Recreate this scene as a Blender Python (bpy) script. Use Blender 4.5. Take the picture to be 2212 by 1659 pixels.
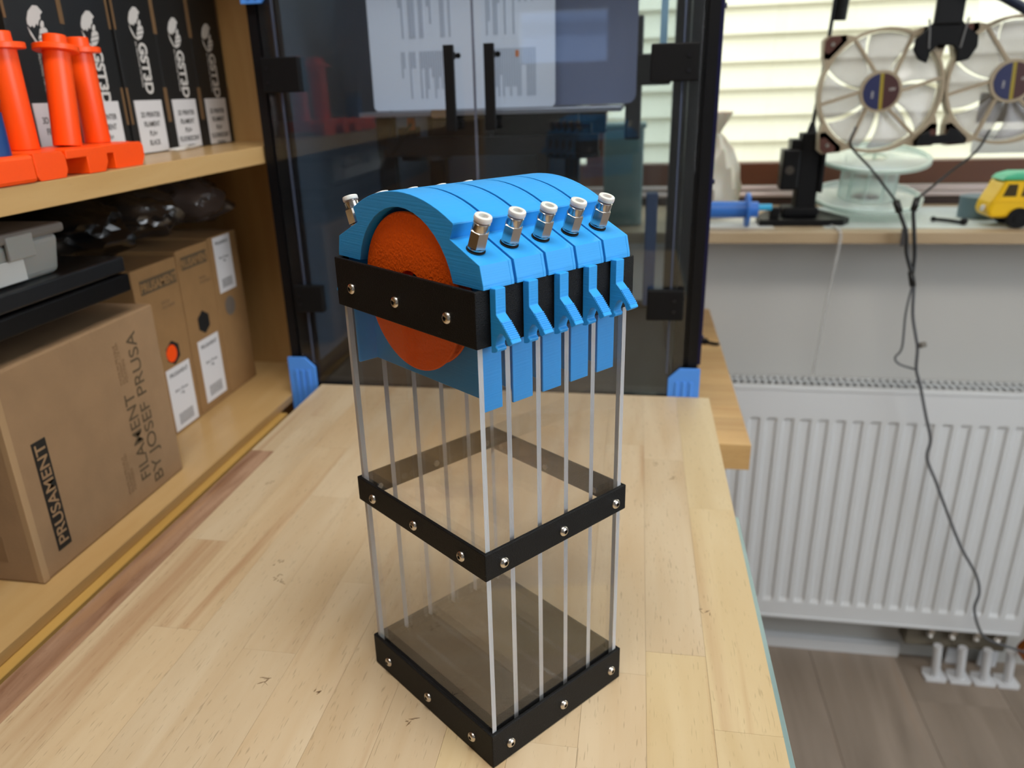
import bpy, bmesh, math, random
from mathutils import Vector, Matrix
from mathutils.geometry import tessellate_polygon
random.seed(7)
C = bpy.context.scene.collection
SC = bpy.context.scene
for o_ in list(bpy.data.objects): bpy.data.objects.remove(o_)

# ------------------------------------------------------------------ camera
cam_d = bpy.data.cameras.new('camera'); cam = bpy.data.objects.new('camera', cam_d); C.objects.link(cam)
CAM = Vector((0.072416, -0.343836, 0.379132))
Rm = Matrix(((0.984595, -0.034880, 0.171336), (0.172334, 0.359222, -0.917203), (-0.029556, 0.932600, 0.359699)))
cam.matrix_world = Matrix.Translation(CAM) @ Rm.to_4x4()
cam_d.sensor_width = 36; cam_d.lens = 27.221969; cam_d.shift_x = 0.016724; cam_d.shift_y = 0.005375
cam_d.clip_start = 0.01; cam_d.clip_end = 60
cam_d.dof.use_dof = True; cam_d.dof.focus_distance = 0.42; cam_d.dof.aperture_fstop = 9.0
SC.camera = cam
# ------------------------------------------------------------------ light
w = bpy.data.worlds.new('overcast_sky'); SC.world = w; w.use_nodes = True
bg = w.node_tree.nodes['Background']; bg.inputs[0].default_value = (.86, .93, 1, 1); bg.inputs[1].default_value = 4.2
def area(name, loc, target, sx, sy, power, col=(1, 1, 1)):
    d = bpy.data.lights.new(name, 'AREA'); d.shape = 'RECTANGLE'; d.size = sx; d.size_y = sy; d.energy = power; d.color = col
    o = bpy.data.objects.new(name, d); C.objects.link(o); o.location = loc
    o.rotation_euler = (Vector(target) - Vector(loc)).to_track_quat('-Z', 'Y').to_euler(); return o
area('added_side_light', (1.9, -.75, 1.05), (0, 0, .1), 1.3, 1.1, 10, (.93, .97, 1))  # soft light added from the right, standing free inside the room
area('ceiling_lamp_light', (.15, -.25, 1.62), (.05, .15, 0), .9, .5, 22, (1, .95, .88))
v = SC.view_settings; v.view_transform = 'Standard'; v.look = 'None'; v.gamma = 1; v.use_curve_mapping = False; v.exposure = 0.15
SC.cycles.transparent_max_bounces = 40; SC.cycles.max_bounces = 10

# ------------------------------------------------------------------ materials
def lin(h):
    h = h.lstrip('#'); r = []
    for i in (0, 2, 4):
        c = int(h[i:i+2], 16)/255; r.append(c/12.92 if c <= .04045 else ((c+.055)/1.055)**2.4)
    return (*r, 1)
MC = {}
def mat(name, col, rough=.5, metal=0, spec=.5, bump=0, bscale=100, var=0, vscale=8, var_col=None, stretch=(1,1,1), emis=0, coat=0, objvar=0, sss=0, alpha=1, speck=None):
    if name in MC: return MC[name]
    m = bpy.data.materials.new(name); m.use_nodes = True; MC[name] = m
    nt = m.node_tree; N = nt.nodes; L = nt.links; b = N['Principled BSDF']
    c = lin(col) if isinstance(col, str) else (*col, 1)
    b.inputs['Base Color'].default_value = c; b.inputs['Roughness'].default_value = rough
    b.inputs['Metallic'].default_value = metal; b.inputs['Specular IOR Level'].default_value = spec
    b.inputs['Coat Weight'].default_value = coat; b.inputs['Alpha'].default_value = alpha
    if sss: b.inputs['Subsurface Weight'].default_value = sss; b.inputs['Subsurface Scale'].default_value = .005
    tc = N.new('ShaderNodeTexCoord'); mp = N.new('ShaderNodeMapping'); mp.inputs['Scale'].default_value = stretch
    L.new(tc.outputs['Object'], mp.inputs['Vector'])
    out = None
    if var or objvar or speck:
        c2 = lin(var_col) if var_col else tuple(x*(1-var) for x in c[:3])+(1,)
        mx = N.new('ShaderNodeMix'); mx.data_type = 'RGBA'; mx.inputs['A'].default_value = c; mx.inputs['B'].default_value = c2
        nz = N.new('ShaderNodeTexNoise'); nz.inputs['Scale'].default_value = vscale; nz.inputs['Detail'].default_value = 6; L.new(mp.outputs[0], nz.inputs['Vector'])
        rp = N.new('ShaderNodeMapRange'); rp.inputs['From Min'].default_value = .35; rp.inputs['From Max'].default_value = .68
        L.new(nz.outputs['Fac'], rp.inputs['Value'])
        if var: L.new(rp.outputs[0], mx.inputs['Factor'])
        else: mx.inputs['Factor'].default_value = 0
        out = mx.outputs['Result']
        if objvar:
            oi = N.new('ShaderNodeObjectInfo'); mr = N.new('ShaderNodeMapRange'); mr.inputs['To Min'].default_value = 1-objvar; mr.inputs['To Max'].default_value = 1+objvar*.6
            L.new(oi.outputs['Random'], mr.inputs['Value']); vm = N.new('ShaderNodeVectorMath'); vm.operation = 'SCALE'
            L.new(out, vm.inputs[0]); L.new(mr.outputs[0], vm.inputs['Scale']); out = vm.outputs[0]
        if speck:
            s2 = N.new('ShaderNodeTexNoise'); s2.inputs['Scale'].default_value = speck[1]; s2.inputs['Detail'].default_value = 2; L.new(mp.outputs[0], s2.inputs['Vector'])
            r2 = N.new('ShaderNodeMapRange'); r2.inputs['From Min'].default_value = speck[2]; r2.inputs['From Max'].default_value = speck[2]+.03; L.new(s2.outputs['Fac'], r2.inputs['Value'])
            m2 = N.new('ShaderNodeMix'); m2.data_type = 'RGBA'; L.new(r2.outputs[0], m2.inputs['Factor']); L.new(out, m2.inputs['A']); m2.inputs['B'].default_value = lin(speck[0]); out = m2.outputs['Result']
        L.new(out, b.inputs['Base Color'])
    if bump:
        n2 = N.new('ShaderNodeTexNoise'); n2.inputs['Scale'].default_value = bscale; n2.inputs['Detail'].default_value = 4; L.new(mp.outputs[0], n2.inputs['Vector'])
        bp = N.new('ShaderNodeBump'); bp.inputs['Strength'].default_value = bump; bp.inputs['Distance'].default_value = .001
        L.new(n2.outputs['Fac'], bp.inputs['Height']); L.new(bp.outputs[0], b.inputs['Normal'])
    return m
def glassy(name, tint, rough=.03, refl=1.0, haze=0, ior=1.49):
    """clear sheet: passes light straight through, reflects by Fresnel, with a little haze"""
    if name in MC: return MC[name]
    m = bpy.data.materials.new(name); m.use_nodes = True; MC[name] = m
    nt = m.node_tree; N = nt.nodes; L = nt.links; N.remove(N['Principled BSDF']); o = N['Material Output']
    t = N.new('ShaderNodeBsdfTransparent'); t.inputs[0].default_value = (*tint, 1)
    g = N.new('ShaderNodeBsdfGlossy'); g.inputs['Roughness'].default_value = rough; g.inputs['Color'].default_value = (refl, refl, refl, 1)
    f = N.new('ShaderNodeFresnel'); ge = N.new('ShaderNodeNewGeometry'); mi = N.new('ShaderNodeMix')
    mi.inputs['A'].default_value = ior; mi.inputs['B'].default_value = 1/ior; L.new(ge.outputs['Backfacing'], mi.inputs['Factor']); L.new(mi.outputs['Result'], f.inputs['IOR'])
    a = N.new('ShaderNodeMixShader'); L.new(f.outputs[0], a.inputs[0]); L.new(t.outputs[0], a.inputs[1]); L.new(g.outputs[0], a.inputs[2]); last = a
    if haze:
        d = N.new('ShaderNodeBsdfDiffuse'); d.inputs[0].default_value = (.75, .75, .74, 1)
        b = N.new('ShaderNodeMixShader'); b.inputs[0].default_value = haze; L.new(a.outputs[0], b.inputs[1]); L.new(d.outputs[0], b.inputs[2]); last = b
    L.new(last.outputs[0], o.inputs[0]); return m
def wood(name, c1, c2, along='y', objvar=.08, rough=.45, fleck=.5, scale=1.0, streak=0):
    """planks with grain along an axis, fine dark flecks, tone differing by plank"""
    if name in MC: return MC[name]
    m = bpy.data.materials.new(name); m.use_nodes = True; MC[name] = m
    nt = m.node_tree; N = nt.nodes; L = nt.links; b = N['Principled BSDF']; b.inputs['Roughness'].default_value = rough; b.inputs['Specular IOR Level'].default_value = .35
    tc = N.new('ShaderNodeTexCoord'); oi = N.new('ShaderNodeObjectInfo')
    off = N.new('ShaderNodeVectorMath'); off.operation = 'SCALE'; cx = N.new('ShaderNodeCombineXYZ')
    for i in range(3): L.new(oi.outputs['Random'], cx.inputs[i])
    L.new(cx.outputs[0], off.inputs[0]); off.inputs['Scale'].default_value = 13
    ad = N.new('ShaderNodeVectorMath'); L.new(tc.outputs['Object'], ad.inputs[0]); L.new(off.outputs[0], ad.inputs[1])
    def mapped(s):
        mp = N.new('ShaderNodeMapping'); v = [1, 1, 1]; v['xyz'.index(along)] = s; mp.inputs['Scale'].default_value = v; L.new(ad.outputs[0], mp.inputs['Vector']); return mp
    def noise(mp, s, d, lo, hi, dist=0):
        n = N.new('ShaderNodeTexNoise'); n.inputs['Scale'].default_value = s; n.inputs['Detail'].default_value = d; n.inputs['Distortion'].default_value = dist; L.new(mp.outputs[0], n.inputs['Vector'])
        r = N.new('ShaderNodeMapRange'); r.inputs['From Min'].default_value = lo; r.inputs['From Max'].default_value = hi; L.new(n.outputs['Fac'], r.inputs['Value']); return r
    a = noise(mapped(.12), 38*scale, 5, .3, .72, .6)
    mx = N.new('ShaderNodeMix'); mx.data_type = 'RGBA'; mx.inputs['A'].default_value = lin(c1); mx.inputs['B'].default_value = lin(c2); L.new(a.outputs[0], mx.inputs['Factor'])
    f = noise(mapped(.09), 900*scale, 1, .66, .74)
    f2 = N.new('ShaderNodeMath'); f2.operation = 'MULTIPLY'; f2.inputs[1].default_value = fleck; L.new(f.outputs[0], f2.inputs[0])
    m2 = N.new('ShaderNodeMix'); m2.data_type = 'RGBA'; L.new(f2.outputs[0], m2.inputs['Factor']); L.new(mx.outputs['Result'], m2.inputs['A']); m2.inputs['B'].default_value = tuple(x*.5 for x in lin(c2)[:3])+(1,)
    if streak:
        s_ = noise(mapped(.06), 30*scale, 4, .60, .70, .8); s2 = N.new('ShaderNodeMath'); s2.operation = 'MULTIPLY'; s2.inputs[1].default_value = streak; L.new(s_.outputs[0], s2.inputs[0])
        m3 = N.new('ShaderNodeMix'); m3.data_type = 'RGBA'; L.new(s2.outputs[0], m3.inputs['Factor']); L.new(m2.outputs['Result'], m3.inputs['A']); m3.inputs['B'].default_value = lin('#a9805c'); m2 = m3
    mr = N.new('ShaderNodeMapRange'); mr.inputs['To Min'].default_value = 1-objvar; mr.inputs['To Max'].default_value = 1+objvar*.7; L.new(oi.outputs['Random'], mr.inputs['Value'])
    vm = N.new('ShaderNodeVectorMath'); vm.operation = 'SCALE'; L.new(m2.outputs['Result'], vm.inputs[0]); L.new(mr.outputs[0], vm.inputs['Scale'])
    L.new(vm.outputs[0], b.inputs['Base Color'])
    bp = N.new('ShaderNodeBump'); bp.inputs['Strength'].default_value = .12; bp.inputs['Distance'].default_value = .0006; L.new(f.outputs[0], bp.inputs['Height']); L.new(bp.outputs[0], b.inputs['Normal'])
    return m

# ------------------------------------------------------------------ mesh helpers
def box(bm, x0, x1, y0, y1, z0, z1, mi=0):
    v = [bm.verts.new((x, y, z)) for x in (x0, x1) for y in (y0, y1) for z in (z0, z1)]
    fs = []
    for q in ((0, 1, 3, 2), (4, 6, 7, 5), (0, 4, 5, 1), (2, 3, 7, 6), (0, 2, 6, 4), (1, 5, 7, 3)):
        f = bm.faces.new([v[i] for i in q]); f.material_index = mi; fs.append(f)
    return fs
def frame3(axis):
    a = Vector(axis).normalized(); t = Vector((0, 0, 1)) if abs(a.z) < .9 else Vector((1, 0, 0))
    u = a.cross(t).normalized(); return a, u, a.cross(u)
def lathe(bm, prof, origin=(0, 0, 0), axis=(0, 0, 1), seg=24, mi=0, smooth=True, rot=0):
    """prof: list of (radius, height) along the axis"""
    a, u, w_ = frame3(axis); o = Vector(origin); rings = []
    for r, h in prof:
        if r < 1e-6: rings.append([bm.verts.new(o+a*h)])
        else: rings.append([bm.verts.new(o+a*h+(u*math.cos(rot+2*math.pi*i/seg)+w_*math.sin(rot+2*math.pi*i/seg))*r) for i in range(seg)])
    for A, B in zip(rings, rings[1:]):
        for i in range(seg):
            j = (i+1) % seg
            q = [A[i % len(A)], A[j % len(A)], B[j % len(B)], B[i % len(B)]]
            q2 = []
            for x in q:
                if x not in q2: q2.append(x)
            if len(q2) > 2:
                try: f = bm.faces.new(q2); f.smooth = smooth; f.material_index = mi
                except ValueError: pass
    return rings
def cyl(bm, o, axis, r, h, seg=20, mi=0, smooth=True, rot=0):
    lathe(bm, [(0, 0), (r, 0)], o, axis, seg, mi, False, rot); lathe(bm, [(r, 0), (r, h)], o, axis, seg, mi, smooth, rot); lathe(bm, [(r, h), (0, h)], o, axis, seg, mi, False, rot)
def prism(bm, poly, ax, a0, a1, mi=0):
    """poly: 2-D points in the two other axes (cyclic order xyz), extruded along ax from a0 to a1"""
    def P(p, a): return {'x': (a, p[0], p[1]), 'y': (p[0], a, p[1]), 'z': (p[0], p[1], a)}[ax]
    A = [bm.verts.new(P(p, a0)) for p in poly]; B = [bm.verts.new(P(p, a1)) for p in poly]; n = len(poly)
    if n > 4:
        for tri in tessellate_polygon([[Vector((p[0], p[1], 0)) for p in poly]]):
            f = bm.faces.new([A[i] for i in tri]); f.material_index = mi
            f = bm.faces.new([B[i] for i in tri[::-1]]); f.material_index = mi
    else:
        f1 = bm.faces.new(A[::-1]); f2 = bm.faces.new(B); f1.material_index = f2.material_index = mi
    for i in range(n):
        f = bm.faces.new((A[i], A[(i+1) % n], B[(i+1) % n], B[i])); f.material_index = mi
def smoothpath(pts, n=6):
    P = [Vector(p) for p in pts]; P = [P[0]*2-P[1]]+P+[P[-1]*2-P[-2]]; out = []
    for i in range(1, len(P)-2):
        for k in range(n):
            t = k/n; p0, p1, p2, p3 = P[i-1:i+3]
            out.append(.5*((2*p1)+(p2-p0)*t+(2*p0-5*p1+4*p2-p3)*t*t+(3*p1-p0-3*p2+p3)*t**3))
    out.append(P[-2]); return out
def tube(bm, pts, r, seg=8, mi=0, smooth=True, n=6):
    P = smoothpath(pts, n) if smooth else [Vector(p) for p in pts]
    prev = None; rings = []
    for i, p in enumerate(P):
        d = (P[min(i+1, len(P)-1)]-P[max(i-1, 0)]).normalized()
        if prev is None: a, u, w_ = frame3(d)
        else: u = (prev-d*prev.dot(d)).normalized(); w_ = d.cross(u)
        prev = u; rings.append([bm.verts.new(p+(u*math.cos(2*math.pi*k/seg)+w_*math.sin(2*math.pi*k/seg))*r) for k in range(seg)])
    for A, B in zip(rings, rings[1:]):
        for k in range(seg):
            f = bm.faces.new((A[k], A[(k+1) % seg], B[(k+1) % seg], B[k])); f.smooth = True; f.material_index = mi
    for R_, rev in ((rings[0], True), (rings[-1], False)):
        f = bm.faces.new(R_[::-1] if rev else R_); f.material_index = mi
def obj(name, bm, mats, parent=None, bevel=0, bseg=2, smooth=False, kind=None, label=None):
    bmesh.ops.recalc_face_normals(bm, faces=bm.faces)
    for e in bm.edges:
        if len(e.link_faces) == 2 and e.calc_face_angle(0) > .6: e.smooth = False
    me = bpy.data.meshes.new(name); bm.to_mesh(me); bm.free()
    for m in (mats if isinstance(mats, (list, tuple)) else [mats]): me.materials.append(m)
    if smooth:
        for p in me.polygons: p.use_smooth = True
    o = bpy.data.objects.new(name, me); C.objects.link(o)
    if parent: o.parent = parent
    if bevel:
        md = o.modifiers.new('b', 'BEVEL'); md.width = bevel; md.segments = bseg; md.limit_method = 'ANGLE'; md.angle_limit = .6
    if kind: o['kind'] = kind
    if label: o['label'] = label
    return o
def bobj(name, x0, x1, y0, y1, z0, z1, m, parent=None, bevel=0, **k):
    bm = bmesh.new(); box(bm, x0, x1, y0, y1, z0, z1); return obj(name, bm, m, parent, bevel, **k)
def thing(name, label, cat, loc=(0, 0, 0), rotz=0, group=None):
    o = bpy.data.objects.new(name, None); o.empty_display_size = .02; C.objects.link(o); o.location = loc; o.rotation_euler = (0, 0, rotz)
    o['label'] = label; o['category'] = cat
    if group: o['group'] = group
    return o
def tag(o, label, cat, group=None):
    o['label'] = label; o['category'] = cat
    if group: o['group'] = group
    return o
def dup(root, loc, rotz, label):
    r = root.copy(); C.objects.link(r); r.location = loc; r.rotation_euler = (0, 0, rotz); r['label'] = label
    def rec(a, b):
        for ch in list(a.children):
            c = ch.copy(); C.objects.link(c); c.parent = b; rec(ch, c)
    rec(root, r); return r
def text(name, s, size, m, origin, xd, yd, parent=None, fat=0.0, depth=.0002, sx=1.0, align='LEFT', spacing=1.0, fit=None):
    cu = bpy.data.curves.new(name, 'FONT'); cu.body = s; cu.size = size; cu.extrude = depth/2; cu.offset = fat; cu.align_x = align; cu.space_line = spacing
    t = bpy.data.objects.new('tmp', cu); C.objects.link(t); bpy.context.view_layer.update()
    me = bpy.data.meshes.new_from_object(t.evaluated_get(bpy.context.evaluated_depsgraph_get())); bpy.data.objects.remove(t)
    if fit: xs_ = [v_.co.x for v_ in me.vertices]; sx = fit/(max(xs_)-min(xs_))
    X = Vector(xd).normalized(); Y = Vector(yd).normalized(); Z = X.cross(Y)
    M = Matrix((( X.x*sx, Y.x, Z.x, origin[0]), (X.y*sx, Y.y, Z.y, origin[1]), (X.z*sx, Y.z, Z.z, origin[2]), (0, 0, 0, 1)))
    me.transform(M); me.name = name; me.materials.clear(); me.materials.append(m)
    o = bpy.data.objects.new(name, me); C.objects.link(o)
    if parent: o.parent = parent
    return o
# ------------------------------------------------------------------ palette
M_wall = mat('wall_paint', '#bdbcb8', .85, bump=.3, bscale=400)
M_white = mat('white_enamel', '#d9dbdd', .35)
M_whitepl = mat('white_plastic', '#d6d7da', .4)
M_melam = wood('beech_melamine', '#c8a673', '#bd9863', 'y', 0.0, .28, .12)
M_melamz = wood('beech_melamine_upright', '#c39d68', '#b58e5a', 'z', 0.0, .4, .15)
M_melamx = wood('beech_melamine_edge', '#cfae78', '#c49f66', 'y', 0.0, .45, .1)
M_black = mat('black_print', '#0c0c0d', .55, spec=.22, bump=.5, bscale=1400, speck=('#4a4a4c', 900, .72))
M_blackpl = mat('black_plastic', '#08080a', .42, spec=.25)
M_blackmat = mat('black_matte', '#09090b', .6, spec=.2)
M_blue = mat('blue_print', '#2f9be6', .42, spec=.35, bump=.16, bscale=300, stretch=(.03, .03, 3))
M_blueside = M_blue
M_orange = mat('orange_print', '#ff6408', .6, spec=.25, bump=.8, bscale=620)
M_orange2 = mat('bright_orange_plastic', '#ff5208', .38)
M_frost = mat('sawn_acrylic_edge', '#bcbcbe', .5, sss=.15, bump=.4, bscale=900, var=.25, vscale=60, stretch=(1, 1, .2))
M_steel = mat('steel', '#cfc8c0', .22, metal=1)
M_nickel = mat('nickel', '#c2bdb8', .2, metal=1)
M_dark = mat('dark_hole', '#0a0a0a', .8)
M_collar = mat('light_grey_plastic', '#d7d8d4', .35, sss=.2)
M_acry = glassy('clear_acrylic', (.984, .983, .983), .02, 1, .004)
M_kraft = mat('kraft_cardboard', '#987a5a', .8, var=.1, vscale=40, bump=.2, bscale=300)
M_kraftd = mat('kraft_edge', '#6f5436', .85)
M_kraft2 = mat('kraft_cardboard_box', '#957147', .8, var=.1, vscale=40)
M_ink = mat('black_ink', '#15130f', .7)
M_inkf = mat('faded_ink', '#5a4a34', .8)
M_inkg = mat('pale_stamp_ink', '#86694a', .8)
M_label = mat('white_label', '#d9d7d8', .6)
M_boxblk = mat('black_carton', '#1b1c1c', .5)
M_print = mat('white_print', '#cfcbc6', .6)
M_lbltxt = mat('label_text', '#4b4844', .7)

# ------------------------------------------------------------------ the setting
FZ = -.87
fl = bpy.data.objects.new('floor', None); C.objects.link(fl); fl['kind'] = 'structure'; fl.location = (0, 0, FZ)
M_floor = wood('grey_oak_laminate', '#a09183', '#7d7063', 'y', .06, .4, .12, .35, .35)
bobj('subfloor', -1.2, 2.6, -3.2, 1.6, -.03, -.008, mat('screed', '#5c544c', .9), fl)
k = 0
for i in range(20):
    x = -1.2+i*.19; y = -3.2-(i*.41) % 1.2
    while y < 1.6:
        y1 = min(y+1.2, 1.6); y0 = max(y, -3.2)
        if y1-y0 > .02: bobj('floorboard', x+.0004, x+.1896, y0+.0004, y1-.0004, -.008, 0, M_floor, fl, .0006)
        y += 1.2
WY = 1.25
def struct(name, bm, m): return obj(name, bm, m, None, kind='structure')
bm = bmesh.new(); box(bm, -1.2, 2.6, WY, 1.60, FZ, .1)             # parapet below the sill
box(bm, -1.2, -.62, WY, 1.60, .1, 1.7); box(bm, 2.1, 2.6, WY, 1.6, .1, 1.7); box(bm, -.62, 2.1, WY, 1.6, 1.25, 1.7)
struct('wall_back', bm, M_wall)
bm = bmesh.new(); box(bm, -1.3, -1.2, -3.3, 1.6, FZ, 1.7); struct('wall_left', bm, M_wall)
bm = bmesh.new(); box(bm, -1.3, 2.7, -3.3, 1.6, 1.7, 1.78); struct('ceiling', bm, mat('ceiling_paint', '#d9d8d4', .9))
# wall to the right with a wide opening, wall behind the photographer with a window
bm = bmesh.new(); box(bm, 2.6, 2.7, -3.3, 1.6, FZ, -.05); box(bm, 2.6, 2.7, .2, 1.6, -.05, 1.7); box(bm, 2.6, 2.7, -3.3, -1.7, -.05, 1.7); box(bm, 2.6, 2.7, -1.7, .2, 1.3, 1.7)
struct('wall_right', bm, M_wall)
bm = bmesh.new(); WR = (-.62, -.12, .52, .79)
box(bm, -1.3, WR[0], -3.3, -3.2, FZ, 1.7); box(bm, WR[1], 2.7, -3.3, -3.2, FZ, 1.7); box(bm, WR[0], WR[1], -3.3, -3.2, FZ, WR[2]); box(bm, WR[0], WR[1], -3.3, -3.2, WR[3], 1.7)
struct('wall_front', bm, M_wall)
bm = bmesh.new(); box(bm, .1, .705, 1.238, WY, FZ, FZ+.03); box(bm, .1, .705, 1.243, WY, FZ+.03, FZ+.036); struct('baseboard_back', bm, M_white)
# ---- window: brown frame, aluminium drip rails, clear pane
M_brown = mat('brown_window_frame', '#63351a', .45, var=.25, vscale=12, stretch=(.1, 1, 1))
M_dbrown = mat('dark_brown_frame', '#361e12', .5)
M_alu = mat('aluminium', '#c8b8b6', .35, metal=.6)
win = bpy.data.objects.new('window_1', None); C.objects.link(win); win['kind'] = 'structure'; win.location = (0, 0, 0)
bobj('sash_rail', -.62, 2.1, 1.53, 1.58, .162, .211, M_brown, win, .002)
bobj('lower_frame', -.62, 2.1, 1.515, 1.59, .1, .142, M_dbrown, win, .002)
bobj('drip_rail', -.62, 2.1, 1.512, 1.53, .150, .162, M_alu, win, .002)
bobj('drip_rail', -.62, 2.1, 1.505, 1.53, .139, .148, M_alu, win, .002)
bobj('window_jamb', -.62, -.56, 1.53, 1.59, .142, 1.25, M_brown, win, .002)
bobj('window_jamb', -.045, .0, 1.53, 1.59, .211, 1.25, M_brown, win, .002)
bobj('window_jamb', 2.04, 2.1, 1.53, 1.59, .142, 1.25, M_brown, win, .002)
bobj('window_head', -.62, 2.1, 1.53, 1.59, 1.19, 1.25, M_brown, win, .002)
bobj('glass_pane', .0, 2.04, 1.556, 1.561, .205, 1.2, glassy('window_glass', (.97, .985, .97), .0), win)
bobj('glass_pane', -.56, -.045, 1.556, 1.561, .205, 1.2, glassy('window_glass', (.97, .985, .97), .0), win)
# ---- sill board
sill = bpy.data.objects.new('trim_1', None); C.objects.link(sill); sill['kind'] = 'structure'
M_sill = wood('pale_sill_wood', '#b59f80', '#a48e70', 'x', .03, .5, .2)
bobj('sill_board', -.62, 1.9, 1.15, 1.512, .101, .122, M_sill, sill, .002)
bobj('sill_bracket', .0, .03, 1.2, WY, -.02, .101, M_white, sill); bobj('sill_bracket', 1.3, 1.33, 1.2, WY, -.02, .101, M_white, sill)

# ---- the neighbour's boarded house outside
hs = thing('neighbour_house', 'cream weatherboarded house wall outside the window', 'building')
M_side = mat('cream_weatherboard', '#e9e1c8', .7, var=.12, vscale=6, stretch=(.2, 1, 1))
k = 0; z = -.80
while z < 2.2:
    bm = bmesh.new(); prism(bm, [(3.0, z), (2.968, z), (2.990, z+.104), (3.0, z+.104)], 'x', -2.0, 3.6)
    obj('weatherboard', bm, M_side, hs); z += .0965
bobj('sheathing', -2.0, 3.6, 3.0, 3.05, -.87, 2.3, mat('sheathing', '#8d8468', .8), hs)
fc = thing('reflection_dimmer', 'added grey blue house front that dims the window reflection in the glass doors', 'building')  # unseen front added to tone down the sky mirrored in the doors
bobj('facade', -4, 3, -7.1, -7.0, -1.5, 3.5, mat('grey_blue_render', '#7f93b5', .85), fc); bobj('band', -4, 3, -7.0, -6.97, .9, 1.0, mat('grey_band', '#5f6f8a', .8), fc)
bobj('ground_outside', -4, 6, 1.7, 3.0, -.95, -.87, mat('gravel', '#8c8980', .95, var=.3, vscale=40), None, kind='structure')
bpy.data.objects['ground_outside'].name = 'ground'

# ------------------------------------------------------------------ bench and rear worktop
def staves(parent, x0, x1, y0, y1, z0, z1, along, wd, lmin, lmax, m, special=None, name='stave'):
    a0, a1, b0, b1 = (y0, y1, x0, x1) if along == 'y' else (x0, x1, y0, y1)
    n = round((b1-b0)/wd); wd = (b1-b0)/n
    for i in range(n):
        p = a0-random.uniform(0, lmin)
        while p < a1:
            q = p+random.uniform(lmin, lmax); s, e = max(p, a0), min(q, a1)
            if a1-e < .04: e = a1; q = a1
            if e-s > .001:
                lo, hi = b0+i*wd+.00008, b0+(i+1)*wd-.00008; zz = z1-random.uniform(0, .00012)
                mm = m
                if special: mm = special(i, s, e) or m
                if along == 'y': bobj(name, lo, hi, s+.00008, e-.00008, z0, zz, mm, parent)
                else: bobj(name, s+.00008, e-.00008, lo, hi, z0, zz, mm, parent)
            p = q
M_beech = wood('beech_block', '#cfbc9e', '#c2a986', 'y', .04, .42, .5, 1, .5)
M_beechR = wood('red_heart_beech', '#b08e74', '#7d573f', 'y', .05, .45, .5, 2.0, .6)
M_beechY = wood('yellow_beech', '#d0bc96', '#c4ac82', 'y', .03, .42, .4, 1, .45)
M_beechP = wood('pinkish_beech', '#d0ba98', '#c2a681', 'y', .04, .42, .5, 1, .6)
bench = thing('workbench', 'large beech block workbench top under the clear dispenser tower', 'table', (0, 0, -.048))
def sp(i, s, e):
    if i == 0: return M_beechR if s < .3 else M_beech
    if i >= 12: return M_beechY
    return random.choice([None, None, None, M_beechP, M_beechY]) if i > 7 else random.choice([None, None, None, None, M_beechP])
random.seed(11)
TZ = -.048
nst = 13; wd = .53/nst
XE = [-.356, -.328]+[-.328+(.174+.328)*j/12 for j in range(1, 13)]
for i in range(nst):
    cuts = {0: [-.35, .404, .62], 12: [-.35, .05, .33, .62]}.get(i)
    if not cuts:
        cuts = [-.35]; p = -.35+random.uniform(.08, .3)
        while p < .56: cuts.append(p); p += random.uniform(.2, .38)
        cuts.append(.62)
    for s, e in zip(cuts, cuts[1:]):
        x0 = XE[i]; wd = XE[i+1]-x0
        bobj('stave', x0+.00008, x0+wd-.00008, s+.00008, e-.00008, 0, .048-random.uniform(0, .0001), sp(i, s, e) or M_beech, bench, .0 if i < 12 else .0)
for lx in (-.33, .12):
    for ly in (-.32, .5): bobj('leg', lx, lx+.03, ly, ly+.03, FZ+.048, 0, M_melamz, bench)
# two worn scratches and a few stains in the wood
bm = bmesh.new()
for (x, y) in ((-.225, .19), (-.215, .17), (-.21, .165), (.105, .42), (.12, .39), (-.17, .05), (-.13, .045), (.135, .17), (-.06, .03), (-.3, .33)):
    for q in range(5):
        a = random.uniform(0, 3); cx_, cy_ = x+random.uniform(-.004, .004), y+random.uniform(-.004, .004); l = random.uniform(.001, .003)
        prism(bm, [(cx_-l*math.cos(a), cy_-l*math.sin(a)), (cx_+.0003, cy_-.0003), (cx_+l*math.cos(a), cy_+l*math.sin(a)), (cx_-.0003, cy_+.0003)], 'z', .0479, .04815)
obj('stain', bm, mat('brown_stain', '#6b5238', .7), bench, kind='stuff')
ws = thing('rear_worktop', 'narrow beech worktop behind the workbench, carrying the glass-doored machine', 'table', (0, 0, -.085))
random.seed(5)
M_beechX = wood('beech_block_cross', '#cda872', '#b98f5a', 'x', .1, .42, .3)
staves(ws, -.40, .227, .588, 1.245, 0, .035, 'x', .044, .25, .5, M_beechX)
for lx in (-.38, .18):
    for ly in (.68, 1.11): bobj('leg', lx, lx+.03, ly, ly+.03, FZ+.085, 0, M_melamz, ws)
gp = bobj('glass_sheet', .1746, .1782, -.45, .325, FZ, -.004, [mat('green_glass', '#7d9698', .15)], None, .0003)
tag(gp, 'green-edged glass sheet standing against the right side of the workbench', 'glass sheet')

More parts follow.
